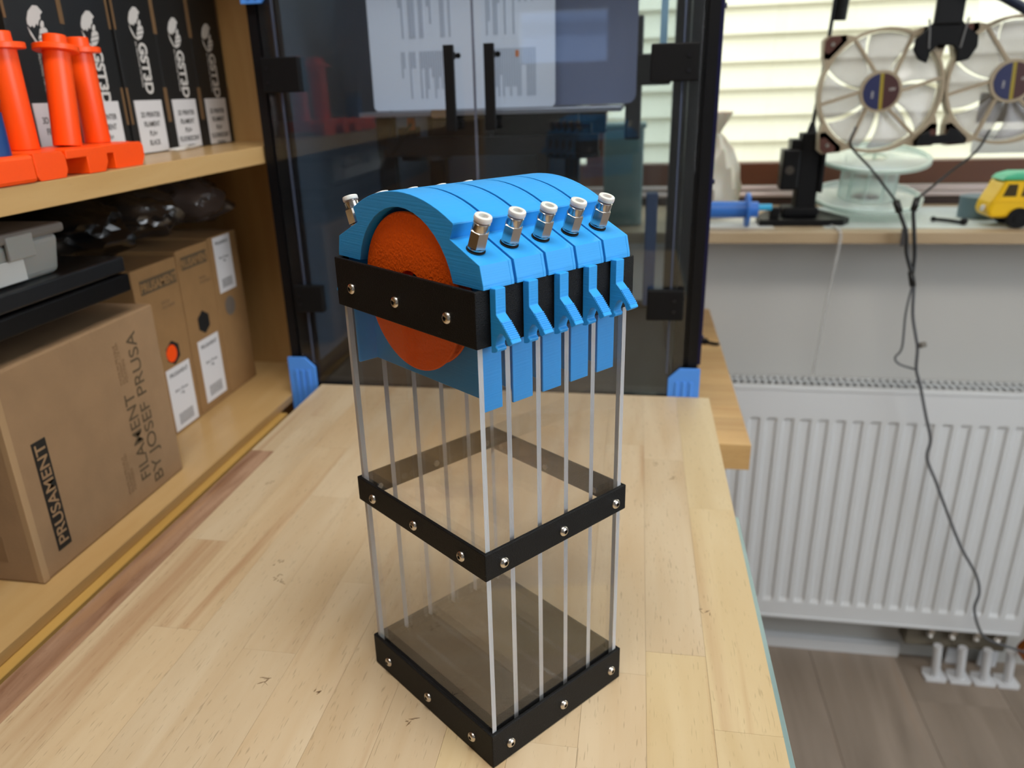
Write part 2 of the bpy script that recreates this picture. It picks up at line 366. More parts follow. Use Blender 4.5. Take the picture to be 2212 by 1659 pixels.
# ------------------------------------------------------------------ cabinet on the left
cab = thing('open_cabinet', 'beech-coloured open cabinet filled with filament cartons, left of the workbench', 'cabinet')
bobj('lower_shelf', -.86, -.405, -.9, .76, -.0300, -.019, [M_melam], cab, .0008)
bobj('shelf_rail', -.46, -.395, -.9, .583, -.055, -.0303, wood('yellow_pine', '#cfa860', '#bf9750', 'y', .0, .4, .1), cab, .0008, label='yellow wooden rail under the shelf front')
bobj('upper_shelf', -.86, -.405, -.9, .76, .3, .321, [M_melam], cab, .0008)
bobj('top_shelf', -.86, -.405, -.9, .76, .66, .68, [M_melam], cab, .0008)
bobj('end_panel', -.86, -.407, .76, .78, FZ, .9, [M_melamz], cab, .0008)
bobj('end_panel', -.86, -.407, -.92, -.9, FZ, .9, [M_melamz], cab, .0008)
bobj('back_panel', -.875, -.86, -.92, .78, FZ, .9, mat('cabinet_back', '#8a6a40', .7), cab)
bobj('plinth', -.84, -.48, -.9, .76, FZ, -.0303, M_melamz, cab)

# black filament cartons on the upper shelf, seen on their narrow side
XF = -.505; Y0 = .350; PW = .0815
lab = [('3D PRINTER', 'FILAMENT', 'PLA+', 'LIGHT'), ('3D PRINTER', 'FILAMENT', 'PLA+', 'LIGHT'), ('3D PRINTER', 'FILAMENT', 'PLA+', 'BLACK'), ('3D PRINTER', 'FILAMENT', 'PLA+', 'FLUORESCENT', 'GREEN'), ('3D PRINTER', 'FILAMENT', 'PLA+', 'FLUORESCENT', 'GREEN')]
wh = ['black filament carton leftmost in the row, partly behind an orange tube', 'second black carton from the left, behind the two orange tubes', 'black filament carton in the middle of the row, to the right of the orange tubes', 'black filament carton second from the right end of the upper shelf', 'black filament carton at the right end of the upper shelf beside the panel']
zo = [(.436, .467), (.438, .469), (.448, .480), (.443, .475), (.442, .473)]
for i in range(5):
    y0 = Y0+i*PW; y1 = y0+PW-.0025
    t = thing('filament_carton', wh[i], 'box', group='black filament cartons on the upper shelf')
    xf = XF+random.uniform(-.002, .002)
    bobj('carton', xf-.2, xf, y0, y1, .3212, .521, M_boxblk, t, .0008)
    for (a, b_) in ((.355, .395), (.455, .519)):
        for yy in ((y0, y0+.0035), (y1-.0035, y1)):
            bobj('finger_slot', xf, xf+.0006, yy[0], yy[1], a, b_, M_kraftd, t)
    yc = y0+.043; z0, z1 = zo[i]; s = (z1-z0)/.031
    # emblem: cracked white cap above a grinning shape
    def em(pts): return [(yc-.0005+((X-.27*(Y-190))-205)/245*.036*1.15, (z0+z1)/2-(Y-190)/245*.035) for X, Y in pts]
    bm = bmesh.new()
    for pts in (((165, 70), (200, 70), (243, 105), (225, 125), (228, 150), (215, 160), (208, 195), (195, 180), (178, 210), (160, 195), (150, 208), (125, 190), (120, 160), (130, 110)),
                ((236, 158), (252, 165), (257, 190), (248, 205), (232, 205), (226, 185)), ((224, 212), (262, 200), (280, 212), (288, 228), (220, 246)), ((218, 252), (289, 234), (289, 262), (214, 278)), ((214, 284), (287, 270), (264, 304), (232, 308)),
                ((125, 205), (150, 255), (190, 300), (240, 317), (238, 309), (195, 288), (160, 245))): prism(bm, em(pts), 'x', xf, xf+.0005)
    obj('logo', bm, M_print, t)
    text('lettering', 'GST3D', .0215, M_print, (xf+.0003, yc-.003, z0-.004), (0, 0, -1), (0, 1, 0), t, .0008, fit=.056)
    text('small_lettering', '3D PRINTING MATERIAL', .0042, M_print, (xf+.0003, yc-.009, z0-.003), (0, 0, -1), (0, 1, 0), t, 0, sx=1.1)
    lb = bobj('carton_label', xf, xf+.0008, y0+.011, y0+.066, .3225, .381, M_label, t)
    for j, s_ in enumerate(lab[i]):
        text('label_text', s_, .0085, M_lbltxt, (xf+.001, y0+.0385, .362-j*.0105), (0, 1, 0), (0, 0, 1), lb, .0001, align='CENTER', sx=.85)
# twisted white bag tie
bm = bmesh.new(); tube(bm, [(-.49, .56, .3235), (-.487, .585, .3245), (-.492, .61, .3235), (-.497, .64, .3240)], .0018, 6); tube(bm, [(-.487, .565, .323), (-.482, .578, .3235), (-.49, .60, .3265)], .0014, 6)
tag(obj('plastic_tie', bm, M_print), 'crumpled white plastic strip on the shelf before the black cartons', 'plastic strip')

# big kraft shipping carton on the lower shelf
XB = -.434
t = thing('shipping_carton', 'large kraft shipping carton with black printed strip on lower shelf', 'box')
bobj('carton', XB-.19, XB, .157, .385, -.0188, .178, M_kraft, t, .0022)
bobj('edge_tape', XB-.006, XB+.0004, .1568, .1640, -.018, .177, mat('kraft_fold', '#a88a66', .8), t, .0004)
st = bobj('printed_strip', XB, XB+.0005, .1815, .1985, .0, .1065, M_ink, t)
text('lettering', 'PRUSAMENT', .0170, M_kraft, (XB+.0007, .1957, .004), (0, 0, 1), (0, -1, 0), st, .0002, fit=.0985)
text('lettering', 'FILAMENT', .0225, M_inkf, (XB+.0003, .3265, .002), (0, 0, 1), (0, -1, 0), t, .00008, fit=.097)
text('lettering', 'BY JOSEF PRUSA', .0225, M_inkf, (XB+.0003, .3475, -.010), (0, 0, 1), (0, -1, 0), t, .00008, fit=.168)
for (ya, za, n_) in ((.307, .112, 3), (.285, .0, 3)):
    text('small_print', 'MADE IN PRAGUE\nFILAMENT 1.75 MM\nPOLYMERS', .0048, M_inkg, (XB+.0003, ya+.006, za), (0, 0, 1), (0, -1, 0), t, 0, sx=1.1)
bobj('stamp', XB-.055, XB-.03, .1566, .157, .002, .028, M_inkg, t)
# kraft spool cartons behind it
def spool_carton(y0, y1, zt, lb, word, hexc, colr, label, extra=None, xf=-.495, dy=0):
    t = thing('spool_carton', label, 'box', group='kraft spool cartons on the lower shelf')
    bm = bmesh.new(); box(bm, xf-.2, xf, y0, y1, -.0188, zt); obj('carton', bm, M_kraft2, t, .0012)
    if hexc:
        bm = bmesh.new(); cyl(bm, (xf-.001, hexc[0], hexc[1]), (1, 0, 0), hexc[2], .0016, hexc[3], rot=math.pi/6 if hexc[3] == 6 else 0, smooth=False); o = obj('spool_window', bm, colr[0], t)
        if len(colr) > 1:
            bm = bmesh.new(); cyl(bm, (xf+.0004, hexc[0]-.004, hexc[1]), (1, 0, 0), hexc[2]*.72, .0006, 16, smooth=False); obj('filament', bm, colr[1], o)
    if lb:
        l = bobj('carton_label', xf, xf+.0006, *lb, M_label, t)
        yc = (lb[0]+lb[1])/2; h = lb[3]-lb[2]
        text('label_text', 'PRUSAMENT', (lb[1]-lb[0])*.14, M_lbltxt, (xf+.0008, yc, lb[3]-h*.14), (0, 1, 0), (0, 0, 1), l, 0, align='CENTER')
        text('label_text', '||||||||||', (lb[1]-lb[0])*.3, M_lbltxt, (xf+.0008, yc, lb[2]+h*.12), (0, 1, 0), (0, 0, 1), l, .0001, align='CENTER', sx=.8)
        text('label_text', 'PLA 1.75 mm\n1 kg', (lb[1]-lb[0])*.1, M_lbltxt, (xf+.0008, yc, lb[2]+h*.6), (0, 1, 0), (0, 0, 1), l, 0, align='CENTER')
    if word:
        s_ = bobj('printed_strip', xf, xf+.0005, *word, M_inkf, t)
        text('lettering', 'PRUSAMENT', (word[3]-word[2])*.86, M_kraft2, (xf+.0007, (word[0]+word[1])/2, word[2]+.0032), (0, 1, 0), (0, 0, 1), s_, .0004, align='CENTER', sx=.93)
        text('small_print', 'PRUSA\nPOLYMERS', .006, M_inkg, (xf+.0003, word[0]+.035, word[2]-.02), (0, 1, 0), (0, 0, 1), t, 0)
    return t
spool_carton(.444, .5365, .198, (.474, .527, -.016, .066), (.457, .532, .1665, .1835), (.497, .084, .0155, 6), (M_dark, M_orange2), 'kraft spool carton with hexagonal window showing orange filament')
spool_carton(.5385, .6175, .203, (.553, .606, -.008, .079), (.548, .609, .1765, .193), (.577, .101, .0155, 6), (M_dark,), 'kraft spool carton with dark hexagonal window, middle of the three')
spool_carton(.6195, .697, .205, (.630, .676, .126, .203), None, (.651, .104, .0135, 24), (mat('dull_disc', '#6d635a', .7),), 'kraft spool carton with a tall white label high up, nearest the end panel')
spool_carton(.235, .335, .2, None, None, None, None, 'plain kraft spool carton in the shade behind the large carton', xf=-.64)
spool_carton(.10, .20, .2, None, None, None, None, 'plain kraft spool carton at the far left under the black trays', xf=-.64)
# black trays and the plastic tub on them
tr = thing('black_tray', 'pair of flat black trays stacked above the shipping carton', 'tray')
bobj('tray', -.80, -.43, -.3, .352, .2008, .2185, M_blackpl, tr, .002); bobj('tray', -.80, -.432, -.3, .352, .2205, .236, mat('black_satin', '#17181b', .3), tr, .002)
tb = thing('plastic_tub', 'frosted clear plastic tub with lid on the black tray', 'tub')
M_tub = mat('frosted_plastic', '#9a9a96', .35, sss=.3)
bm = bmesh.new(); bot = [(-.70, .0), (-.446, .0), (-.446, .279), (-.70, .279)]; top = [(-.706, -.01), (-.442, -.01), (-.442, .283), (-.706, .283)]
A = [bm.verts.new((*p, .2362)) for p in bot]; B = [bm.verts.new((*p, .272)) for p in top]
bm.faces.new(A[::-1]); bm.faces.new(B)
for i in range(4): bm.faces.new((A[i], A[(i+1) % 4], B[(i+1) % 4], B[i]))
obj('tub_body', bm, M_tub, tb, .006, 3); bobj('lid', -.71, -.438, -.014, .287, .272, .281, mat('frosted_lid', '#756f6a', .4), tb, .003)
bobj('latch', -.4405, -.437, .095, .115, .258, .278, M_tub, tb, .001); bobj('latch', -.4405, -.437, .215, .245, .258, .278, M_tub, tb, .001)
bobj('contents', -.4475, -.4425, .02, .235, .239, .258, mat('pale_contents', '#c9cac8', .6), tb, .0005)
# spools in dark bags on top of the spool cartons
def bag(name, label, c, r, m, seed):
    random.seed(seed); bm = bmesh.new(); bmesh.ops.create_icosphere(bm, subdivisions=4, radius=1)
    from mathutils import noise
    for v_ in bm.verts:
        n_ = noise.noise(v_.co*2.3+Vector((seed, 0, 0)))*.22+noise.noise(v_.co*6+Vector((0, seed, 0)))*.09
        p_ = v_.co*(1+n_); v_.co = Vector((c[0]+p_.x*r[0], c[1]+p_.y*r[1], max(c[2]+p_.z*r[2], c[2]-r[2]*.8)))
    o = obj(name, bm, m, smooth=True); tag(o, label, 'bag'); return o
M_bag = mat('dark_clear_film', '#26211e', .18, coat=.6); M_bagd = mat('black_film', '#0c0c0d', .25)
bag('plastic_bag', 'dark crinkled plastic bag on the middle spool carton', (-.575, .570, .243), (.07, .05, .034), M_bag, 3)
bag('plastic_bag', 'translucent crinkled bag on the spool carton nearest the end panel', (-.56, .686, .245), (.065, .045, .034), mat('grey_clear_film', '#4a403c', .2, coat=.5), 8)
bag('plastic_bag', 'black plastic bag lying between the tray and the spool cartons', (-.58, .447, .241), (.082, .062, .036), M_bagd, 5)

# orange printed rollers with clip feet
def roller(x, y, label, prof, rear, lean=0, m=M_orange2, front=-.405):
    t = thing('spool_roller', label, 'spool roller', (x, y, .3213), group='printed spool rollers on the upper shelf')
    bm = bmesh.new(); prism(bm, [(a-y, b_) for a, b_ in prof], 'x', -.43-x, front-x)
    box(bm, -.472-x, -.4298-x, rear[0]-y, rear[1]-y, .006, .0217); obj('clip_base', bm, m, t, .0006)
    LM = Matrix.Translation((0, 0, .0222)) @ Matrix.Rotation(-lean, 4, 'X')
    def part(nm, pr_):
        bm = bmesh.new(); lathe(bm, pr_, seg=28); bmesh.ops.transform(bm, matrix=LM, verts=bm.verts); obj(nm, bm, m, t)
    part('tube', [(0, 0), (.0118, 0), (.0121, .001), (.0115, .0805), (.0, .0805)])
    part('flange', [(0, .0806), (.0183, .0806), (.0189, .0812), (.0189, .0850), (.0183, .0856), (0, .0856)])
    part('cap', [(0, .0857), (.0100, .0857), (.0098, .0935), (.0092, .0943), (.0, .0943)])
    return t
def leg_profile(y0, a0, a1, y1):
    P = [(y0, .004), (y0+.003, 0)]
    if a0 is None: return P+[(y1-.004, 0), (y1-.0005, .006), (y1-.0005, .017), (y1-.004, .0217), (y0, .0217)]
    return ([(y0, .0145)] if a0 <= y0 else P+[(a0-.003, 0), (a0, .004), (a0, .0145)])+[(a1, .0145), (a1, 0), (y1-.006, 0), (y1-.0005, .008), (y1-.0005, .018), (y1-.004, .0217), (y0, .0217)]
roller(-.455, .281, 'orange printed roller standing leftmost of the three on the shelf', leg_profile(.229, None, None, .2665), (.2295, .2995))
roller(-.442, .3195, 'orange printed roller in the middle, before the second black carton', leg_profile(.267, .267, .293, .3215), (.3005, .345), .14)
roller(-.452, .376, 'rightmost orange printed roller, set back towards the black cartons', leg_profile(.3225, .3225, .341, .389), (.350, .394), front=-.412)
t = thing('blue_roller', 'dark blue tube standing at the left edge before the orange rollers', 'spool roller', (-.424, .208, .343))
bm = bmesh.new(); lathe(bm, [(0, 0), (.014, 0), (.0138, .032), (0, .032)], seg=24); obj('tube', bm, mat('dark_blue_plastic', '#123f7c', .4), t)
bm = bmesh.new(); lathe(bm, [(0, .0321), (.012, .0321), (.015, .041), (0, .041)], seg=24); obj('cap', bm, mat('grey_cap', '#55565e', .5), t)
bobj('orange_clip', -.455, -.403, .16, .2275, .3213, .3428, M_orange2, None, .003)
tag(bpy.data.objects['orange_clip'], 'orange printed clip foot cut off by the left picture edge', 'clip')
# ------------------------------------------------------------------ the clear dispenser tower (units of one base width)
U = .115; ANG = math.radians(50.997789); D = 1.1134
def b_(bm, x0, x1, y0, y1, z0, z1, mi=0): return box(bm, x0*U, x1*U, y0*U, y1*U, z0*U, z1*U, mi)
tw = thing('dispenser_tower', 'tall clear acrylic tower with three black bands, standing on the workbench', 'dispenser', (0, 0, .0003), ANG)
tower_screws = []
def ring(name, z0, z1, th, floor=False):
    bm = bmesh.new()
    o = [bm.verts.new((x*U, y*U, z*U)) for z in (z0, z1) for (x, y) in ((0, 0), (1, 0), (1, D), (0, D))]
    i_ = [bm.verts.new((x*U, y*U, z*U)) for z in (z0, z1) for (x, y) in ((th, th), (1-th, th), (1-th, D-th), (th, D-th))]
    for k in range(4):
        j = (k+1) % 4
        bm.faces.new((o[k], o[j], o[4+j], o[4+k])); bm.faces.new((i_[j], i_[k], i_[4+k], i_[4+j]))
        bm.faces.new((o[4+k], o[4+j], i_[4+j], i_[4+k])); bm.faces.new((o[j], o[k], i_[k], i_[j]))
    return obj(name, bm, M_black, tw, .0006)
ring('bottom_band', 0, .2105, .02); ring('middle_band', 1.148, 1.2944, .02); ring('top_band', 2.290, 2.5368, .02)
bm = bmesh.new(); b_(bm, .0205, .9795, .0205, D-.0205, .002, .165)
SH = [.0325]+[.213+.1865*k for k in range(4)]+[.9675]
TH = .0125
for k in range(5):   # raised rails with slots between the dividers
    for ya in (.0475, D-.085): b_(bm, SH[k]+.022, SH[k+1]-.022, ya, ya+.038, .165, .198)
obj('base_plate', bm, M_black, tw)
def sheet(name, x0, x1, y0, y1, z0, z1, edge):
    bm = bmesh.new(); fs = b_(bm, x0, x1, y0, y1, z0, z1)
    # faces order: -x,+x,-y,+y,-z,+z
    for n_ in range(6):
        if n_ in edge: fs[n_].material_index = 1
    return obj(name, bm, [M_acry, M_frost], tw)
# face index: 0:-x 1:+x 2:-y 3:+y 4:-z 5:+z in box() order
F = {'x': (2, 3, 4, 5), 'y': (0, 1, 4, 5)}
bm_ = bmesh.new(); t_ = box(bm_, 0, 1, 0, 1, 0, 1); bmesh.ops.recalc_face_normals(bm_, faces=bm_.faces); ORD = [tuple(round(c) for c in f.normal) for f in t_]; bm_.free()
EX = [i for i, n_ in enumerate(ORD) if n_[0] == 0]; EY = [i for i, n_ in enumerate(ORD) if n_[1] == 0]
for k, xc in enumerate(SH):
    E_ = [i for i, n_ in enumerate(ORD) if n_[1] != 0]
    if k in (0, 5): sheet('side_sheet', .0205 if k == 0 else .9795-.0275, .0205+.0275 if k == 0 else .9795, .021, D-.0465, .166, 2.45, E_)
    else: sheet('divider_sheet', xc-.0145, xc+.0145, .0495, D-.0465, .166, 2.25, E_)
EX_ = [i for i, n_ in enumerate(ORD) if n_[0] != 0]
sheet('front_sheet', .0485, .9515, .023, .0485, .166, 2.45, EX_)
sheet('rear_sheet', .0205, .9795, D-.0455, D-.021, .166, 2.45, EX_)
# button-head screws
sc0 = bmesh.new(); R_ = .0285*U
lathe(sc0, [(R_, 0), (R_*.98, .0006), (R_*.85, .0013), (R_*.62, .0018), (R_*.40, .0020)], axis=(1, 0, 0), seg=20)
lathe(sc0, [(R_*.40, .0020), (R_*.36, .0020)], axis=(1, 0, 0), seg=6, smooth=False)
lathe(sc0, [(R_*.36, .0020), (R_*.36, .0009), (0, .0009)], axis=(1, 0, 0), seg=6, mi=1, smooth=False)
first = None
def screw(p, n_):
    global first
    M = Vector(n_).to_track_quat('X', 'Z').to_matrix().to_4x4()
    if first is None: o = obj('screw', sc0, [M_steel, mat('socket_steel', '#4a4642', .4, metal=.8)], tw); first = o
    else: o = first.copy(); C.objects.link(o); o.parent = tw
    o.matrix_local = Matrix.Translation(Vector(p)*U) @ M @ Matrix.Rotation(random.uniform(0, 1), 4, 'X')
nut = None
def nutf(p, n_):
    global nut
    if nut is None:
        bm = bmesh.new(); cyl(bm, (0, 0, 0), (1, 0, 0), .019*U, .0012, 6, smooth=False); nut = obj('nut', bm, mat('dull_nut', '#9b9894', .35, metal=.7), tw); o = nut
    else: o = nut.copy(); C.objects.link(o); o.parent = tw
    o.matrix_local = Matrix.Translation(Vector(p)*U) @ Vector(n_).to_track_quat('X', 'Z').to_matrix().to_4x4()
for z, xs, ys in ((.094, (.124, .521, .918), (.167, .56, .957)), (1.21, (.114, .518, .915), (.18, .572, .959)), (2.395, (), (.192, .583, .966))):
    for x in xs:
        screw((x, 0, z), (0, -1, 0)); screw((x, D, z), (0, 1, 0))
        if z > 1: nutf((x, D-.0455, z), (0, -1, 0))
    for y in ys:
        screw((0, y, z), (-1, 0, 0)); screw((1, y, z), (1, 0, 0))
        if z == 1.21: nutf((.955, y, z), (-1, 0, 0))

# ------------------------------------------------------------------ blue cassettes with orange reels
YC = D/2+.004
def outer():
    pts = [(-.009, 2.5385), (-.007, 2.56), (.011, 2.638), (.199, 2.724), (.172, 2.786)]
    half = []
    for i in range(0, 9):
        d_ = .3875*(1-i/8); half.append((YC-d_, 2.893-(.8-math.sqrt(.8*.8-d_*d_))))
    L_ = pts+half
    return L_+[(2*YC-y, z) for y, z in L_[::-1][1:]]
def arch(r, zc, z0, n=18):
    a0 = math.asin((z0-zc)/r); return [(YC+r*math.cos(a), zc+r*math.sin(a)) for a in [a0+(math.pi-2*a0)*i/n for i in range(n+1)]]   # from +y side to -y side
def cassette(k, proto=None):
    x0 = (.04+.1865*k); W_ = .172
    wh = ['nearest, orange reel in its arch', 'second from the open orange end', 'middle of the five', 'fourth from the open orange end', 'farthest, at the right end']
    label = 'blue arched cassette with tube fittings, '+wh[k]
    loc = Matrix.Rotation(ANG, 3, 'Z') @ Vector((x0*U, 0, 0))
    if proto: return dup(proto, (loc.x, loc.y, .0003), ANG, label)
    t = thing('reel_cassette', label, 'cassette', (loc.x, loc.y, .0003), ANG, 'blue cassettes across the top of the tower')
    # arch shell: open frame near face, closed wall at far face
    O = outer(); A = arch(.380, 2.445, 2.5385)
    prof = [(y*U, z*U) for y, z in O+A]
    bm = bmesh.new(); prism(bm, prof, 'x', 0, W_*U*.90); obj('arch_shell', bm, M_blue, t, .0004, 1)
    wall = [(y*U, z*U) for y, z in O]; bm = bmesh.new(); prism(bm, wall, 'x', W_*U*.90, W_*U)
    obj('end_wall', bm, M_blue, t, .0003, 1)
    bm = bmesh.new(); b_(bm, .125, .139, .052, D-.052, 1.974, 2.5385); obj('lower_wall', bm, M_blue, t, .0003, 1)
    bm = bmesh.new(); b_(bm, .016, .139, .0495, .064, 1.974, 2.5385); obj('guide_plate', bm, M_blue, t, .0003, 1)
    bm = bmesh.new(); b_(bm, .016, .139, D-.062, D-.0475, 1.974, 2.5385); obj('guide_plate', bm, M_blue, t, .0003, 1)
    # reel
    rc = (YC*U, 2.428*U)
    def disc(bm, xa, xb, r, rin):
        lathe(bm, [(rin*U, xa*U), ((r-.006)*U, xa*U), (r*U, (xa+.004)*U), (r*U, (xb-.002)*U), ((r-.004)*U, xb*U), (rin*U, xb*U), (rin*U, xa*U)], (0, rc[0], rc[1]), (1, 0, 0), 64)
    bm = bmesh.new(); disc(bm, .033, .045, .374, .105); disc(bm, .104, .114, .36, .105)
    lathe(bm, [(.15*U, .045*U), (.15*U, .104*U)], (0, rc[0], rc[1]), (1, 0, 0), 32)
    for f in bm.faces: f.smooth = False
    obj('reel', bm, M_orange, t, label='orange reel with grained face')
    # fittings, one on each sloping shoulder
    for s in (1, -1):
        yb = .104 if s == 1 else 2*YC-.104; zb = 2.684
        ax = Vector((0, -.37*s, .93)).normalized(); org = Vector((.061, yb, zb))*U
        bm = bmesh.new(); cyl(bm, org-ax*.002*U, ax, .042*U, .0030*U, 28); rim = obj('fitting_hole', bm, M_dark, t)
        bm = bmesh.new()
        hexr = .0425*U
        lathe(bm, [(0, .003*U), (.0335*U, .003*U), (.0375*U, .008*U), (.0375*U, .014*U)], org, ax, 24)
        lathe(bm, [(.031*U, .014*U), (hexr, .018*U), (hexr, .088*U), (.033*U, .093*U)], org, ax, 6, smooth=False, rot=.35*k+.3)
        lathe(bm, [(.035*U, .09*U), (.0362*U, .094*U), (.0362*U, .124*U), (.032*U, .128*U), (.028*U, .129*U), (.028*U, .134*U)], org, ax, 28)
        fit = obj('tube_fitting', bm, M_nickel, t, label='nickel-plated push-in tube fitting')
        bm = bmesh.new()
        lathe(bm, [(.028*U, .133*U), (.0372*U, .1335*U), (.0385*U, .1375*U), (.0385*U, .149*U), (.0365*U, .1545*U), (.024*U, .157*U), (.0205*U, .154*U), (.0195*U, .135*U), (0, .135*U)], org, ax, 36)
        obj('release_collar', bm, M_collar, fit, label='pale grey plastic release collar')
        # clip finger down over the top band
        P = [(-.003, 2.545), (-.041, 2.545), (-.041, 2.437), (-.068, 2.414), (-.128, 2.346), (-.136, 2.336), (-.136, 2.330), (-.112, 2.316), (-.104, 2.322), (-.094, 2.345), (-.076, 2.360), (-.058, 2.358), (-.044, 2.340), (-.034, 2.315), (-.032, 2.300), (-.044, 2.288), (-.040, 2.276), (-.024, 2.268), (-.003, 2.264)]
        P = [(y if s == 1 else 2*YC-y, z) for y, z in P]
        bm = bmesh.new(); prism(bm, [(y*U, z*U) for y, z in P], 'x', .036*U, .090*U)
        cl = obj('release_clip', bm, M_blue, t, .0003, 1)
        bm = bmesh.new()
        for q in range(9):
            f_ = .04+q*.105; y = -.070-(.130-.070)*f_; z = 2.4125-(2.4125-2.344)*f_
            y2, z2 = y-.0032, z-.0035
            pr_ = [(y+.002, z-.002), (y-.0035, z+.0015), (y2-.0015, z2+.0005), (y2+.003, z2-.003)]
            if s == -1: pr_ = [(2*YC-a, b) for a, b in pr_]
            prism(bm, [(a*U, b*U) for a, b in pr_], 'x', .037*U, .089*U)
        obj('grip_ridges', bm, M_blue, cl)
    return t
c0 = cassette(0)
for k in range(1, 5): cassette(k, c0)
M_in = mat('inner_slate', '#434f5c', .6); M_inb = mat('inner_black', '#0a0b0e', .5, spec=.25)
# ------------------------------------------------------------------ glass-doored machine behind the bench
pr = thing('enclosed_printer', 'large black enclosed 3D printer with two smoked glass doors and blue corner feet', '3D printer')
M_ext = mat('black_anodised', '#0a0a0d', .4, spec=.3); M_extb = mat('blue_black_anodised', '#101038', .35, metal=.3)
M_bluft = mat('light_blue_print', '#4f8fe6', .5, spec=.3)
PX0, PX1, PY0, PY1, PZ0, PZ1 = -.402, .157, .632, 1.125, -.05, .66
def post(x0, x1, y0, y1, z0, z1, nm='frame_post'):
    bm = bmesh.new(); xm, ym = (x0+x1)/2, (y0+y1)/2; g = .003
    P = [(x0, y0), (xm-g, y0), (xm-g, y0+.004), (xm+g, y0+.004), (xm+g, y0), (x1, y0), (x1, ym-g), (x1-.004, ym-g), (x1-.004, ym+g), (x1, ym+g), (x1, y1), (x0, y1), (x0, ym+g), (x0+.004, ym+g), (x0+.004, ym-g), (x0, ym-g)]
    prism(bm, P, 'z', z0, z1); return obj(nm, bm, M_ext, pr)
for x in (PX0, PX1-.03):
    for y in (PY0, PY1-.03): post(x, x+.03, y, y+.03, -.045, PZ1)
for z in (-.03, PZ1-.03):
    for y in (PY0+.001, PY1-.03): bobj('frame_rail', PX0+.03, PX1-.03, y, y+.029, z, z+.028, M_ext, pr, .0008)
    for x in (PX0, PX1-.03): bobj('frame_rail', x+.001, x+.029, PY0+.03, PY1-.03, z, z+.028, M_ext, pr, .0008)
bobj('side_panel', PX1+.0005, PX1+.004, PY0+.02, PY1-.02, -.03, PZ1, glassy('dark_side_glass', (.72, .74, .78), .03), pr)
bobj('side_panel', PX0-.0025, PX0-.0005, PY0+.02, PY1-.02, -.03, PZ1, M_in, pr)
bobj('edge_strip', PX1, PX1+.0045, PY0+.002, PY0+.018, .04, PZ1, M_extb, pr, .0005)
M_door = glassy('smoked_glass', (.86, .895, .93), .015, .9, .004, 1.5)
for (a, b_x, nm, hx) in ((PX0+.018, -.1235, 'door', -.147), (-.1205, PX1-.018, 'door', -.0995)):
    dr = bobj(nm, a, b_x, PY0-.006, PY0-.0015, .0, PZ1-.01, M_door, pr, .0004)
    bm = bmesh.new(); box(bm, hx-.0058, hx+.0058, PY0-.030, PY0-.022, .336, .43); box(bm, hx-.004, hx+.004, PY0-.0225, PY0-.0062, .339, .347); box(bm, hx-.004, hx+.004, PY0-.0225, PY0-.0062, .415, .423)
    obj('handle', bm, M_blackmat, dr, .0006)
    for z_ in (.343, .419):
        bm = bmesh.new(); cyl(bm, (hx+.007, PY0-.0062, z_), (0, -1, 0), .0032, .0016, 16); obj('handle_screw', bm, M_blackpl, dr)
bobj('door_seal', -.1233, -.1207, PY0-.005, PY0-.002, 0, PZ1-.01, mat('grey_seal', '#5c6070', .3), pr)
for x in (PX0+.036, PX1-.038): bobj('door_trim', x-.0012, x+.0012, PY0-.0075, PY0-.006, .03, PZ1-.01, mat('trim_edge', '#4a5266', .25, metal=.3), pr)
for (x0, x1, z0, z1) in ((-.385, -.336, .385, .425), (-.378, -.338, .106, .142), (.083, .137, .383, .423), (.090, .135, .104, .142)):
    h = bobj('hinge', x0, x1, PY0-.018, PY0-.0062, z0, z1, M_blackmat, pr, .0015)
    xs = x0+.008 if x0 < -.2 else x1-.012
    for zz in (z0+.011, z1-.013):
        bm = bmesh.new(); cyl(bm, (xs, PY0-.018, zz), (0, -1, 0), .0022, .0012, 12); obj('hinge_screw', bm, mat('dark_screw', '#26262a', .3, metal=.6), h)
for (x0, x1) in ((PX0-.002, PX0+.038), (PX1-.036, PX1+.004)):
    L_ = x0 < -.2
    for (z0, z1) in ((-.0495, .038), (.485, .57)):
        bm = bmesh.new()
        xa, xb = x0, x1
        P = [(xa, z0), (xb, z0), (xb, z1-.014), (xb-.014, z1), (xa, z1)] if L_ else [(xa, z0), (xb, z0), (xb, z1), (xa+.014, z1), (xa, z1-.014)]
        if z0 > 0: P = [(x_, z0+z1-z_) for x_, z_ in P]
        # face plate with vertical flutes
        prism(bm, P, 'y', PY0-.0098, PY0-.0062)
        for g in range(3):
            gx = xa+.009+g*.009; box(bm, gx, gx+.0045, PY0-.0113, PY0-.0097, z0+.004, z1-.018)
        f = obj('corner_foot' if z0 < 0 else 'corner_cap', bm, M_bluft, pr, .0008)
# small side bumps
for z_ in (.075, .27, .46):
    bm = bmesh.new(); cyl(bm, (PX1+.0045, PY0+.01, z_), (1, 0, 0), .003, .0025, 12); obj('side_screw', bm, M_extb, pr)
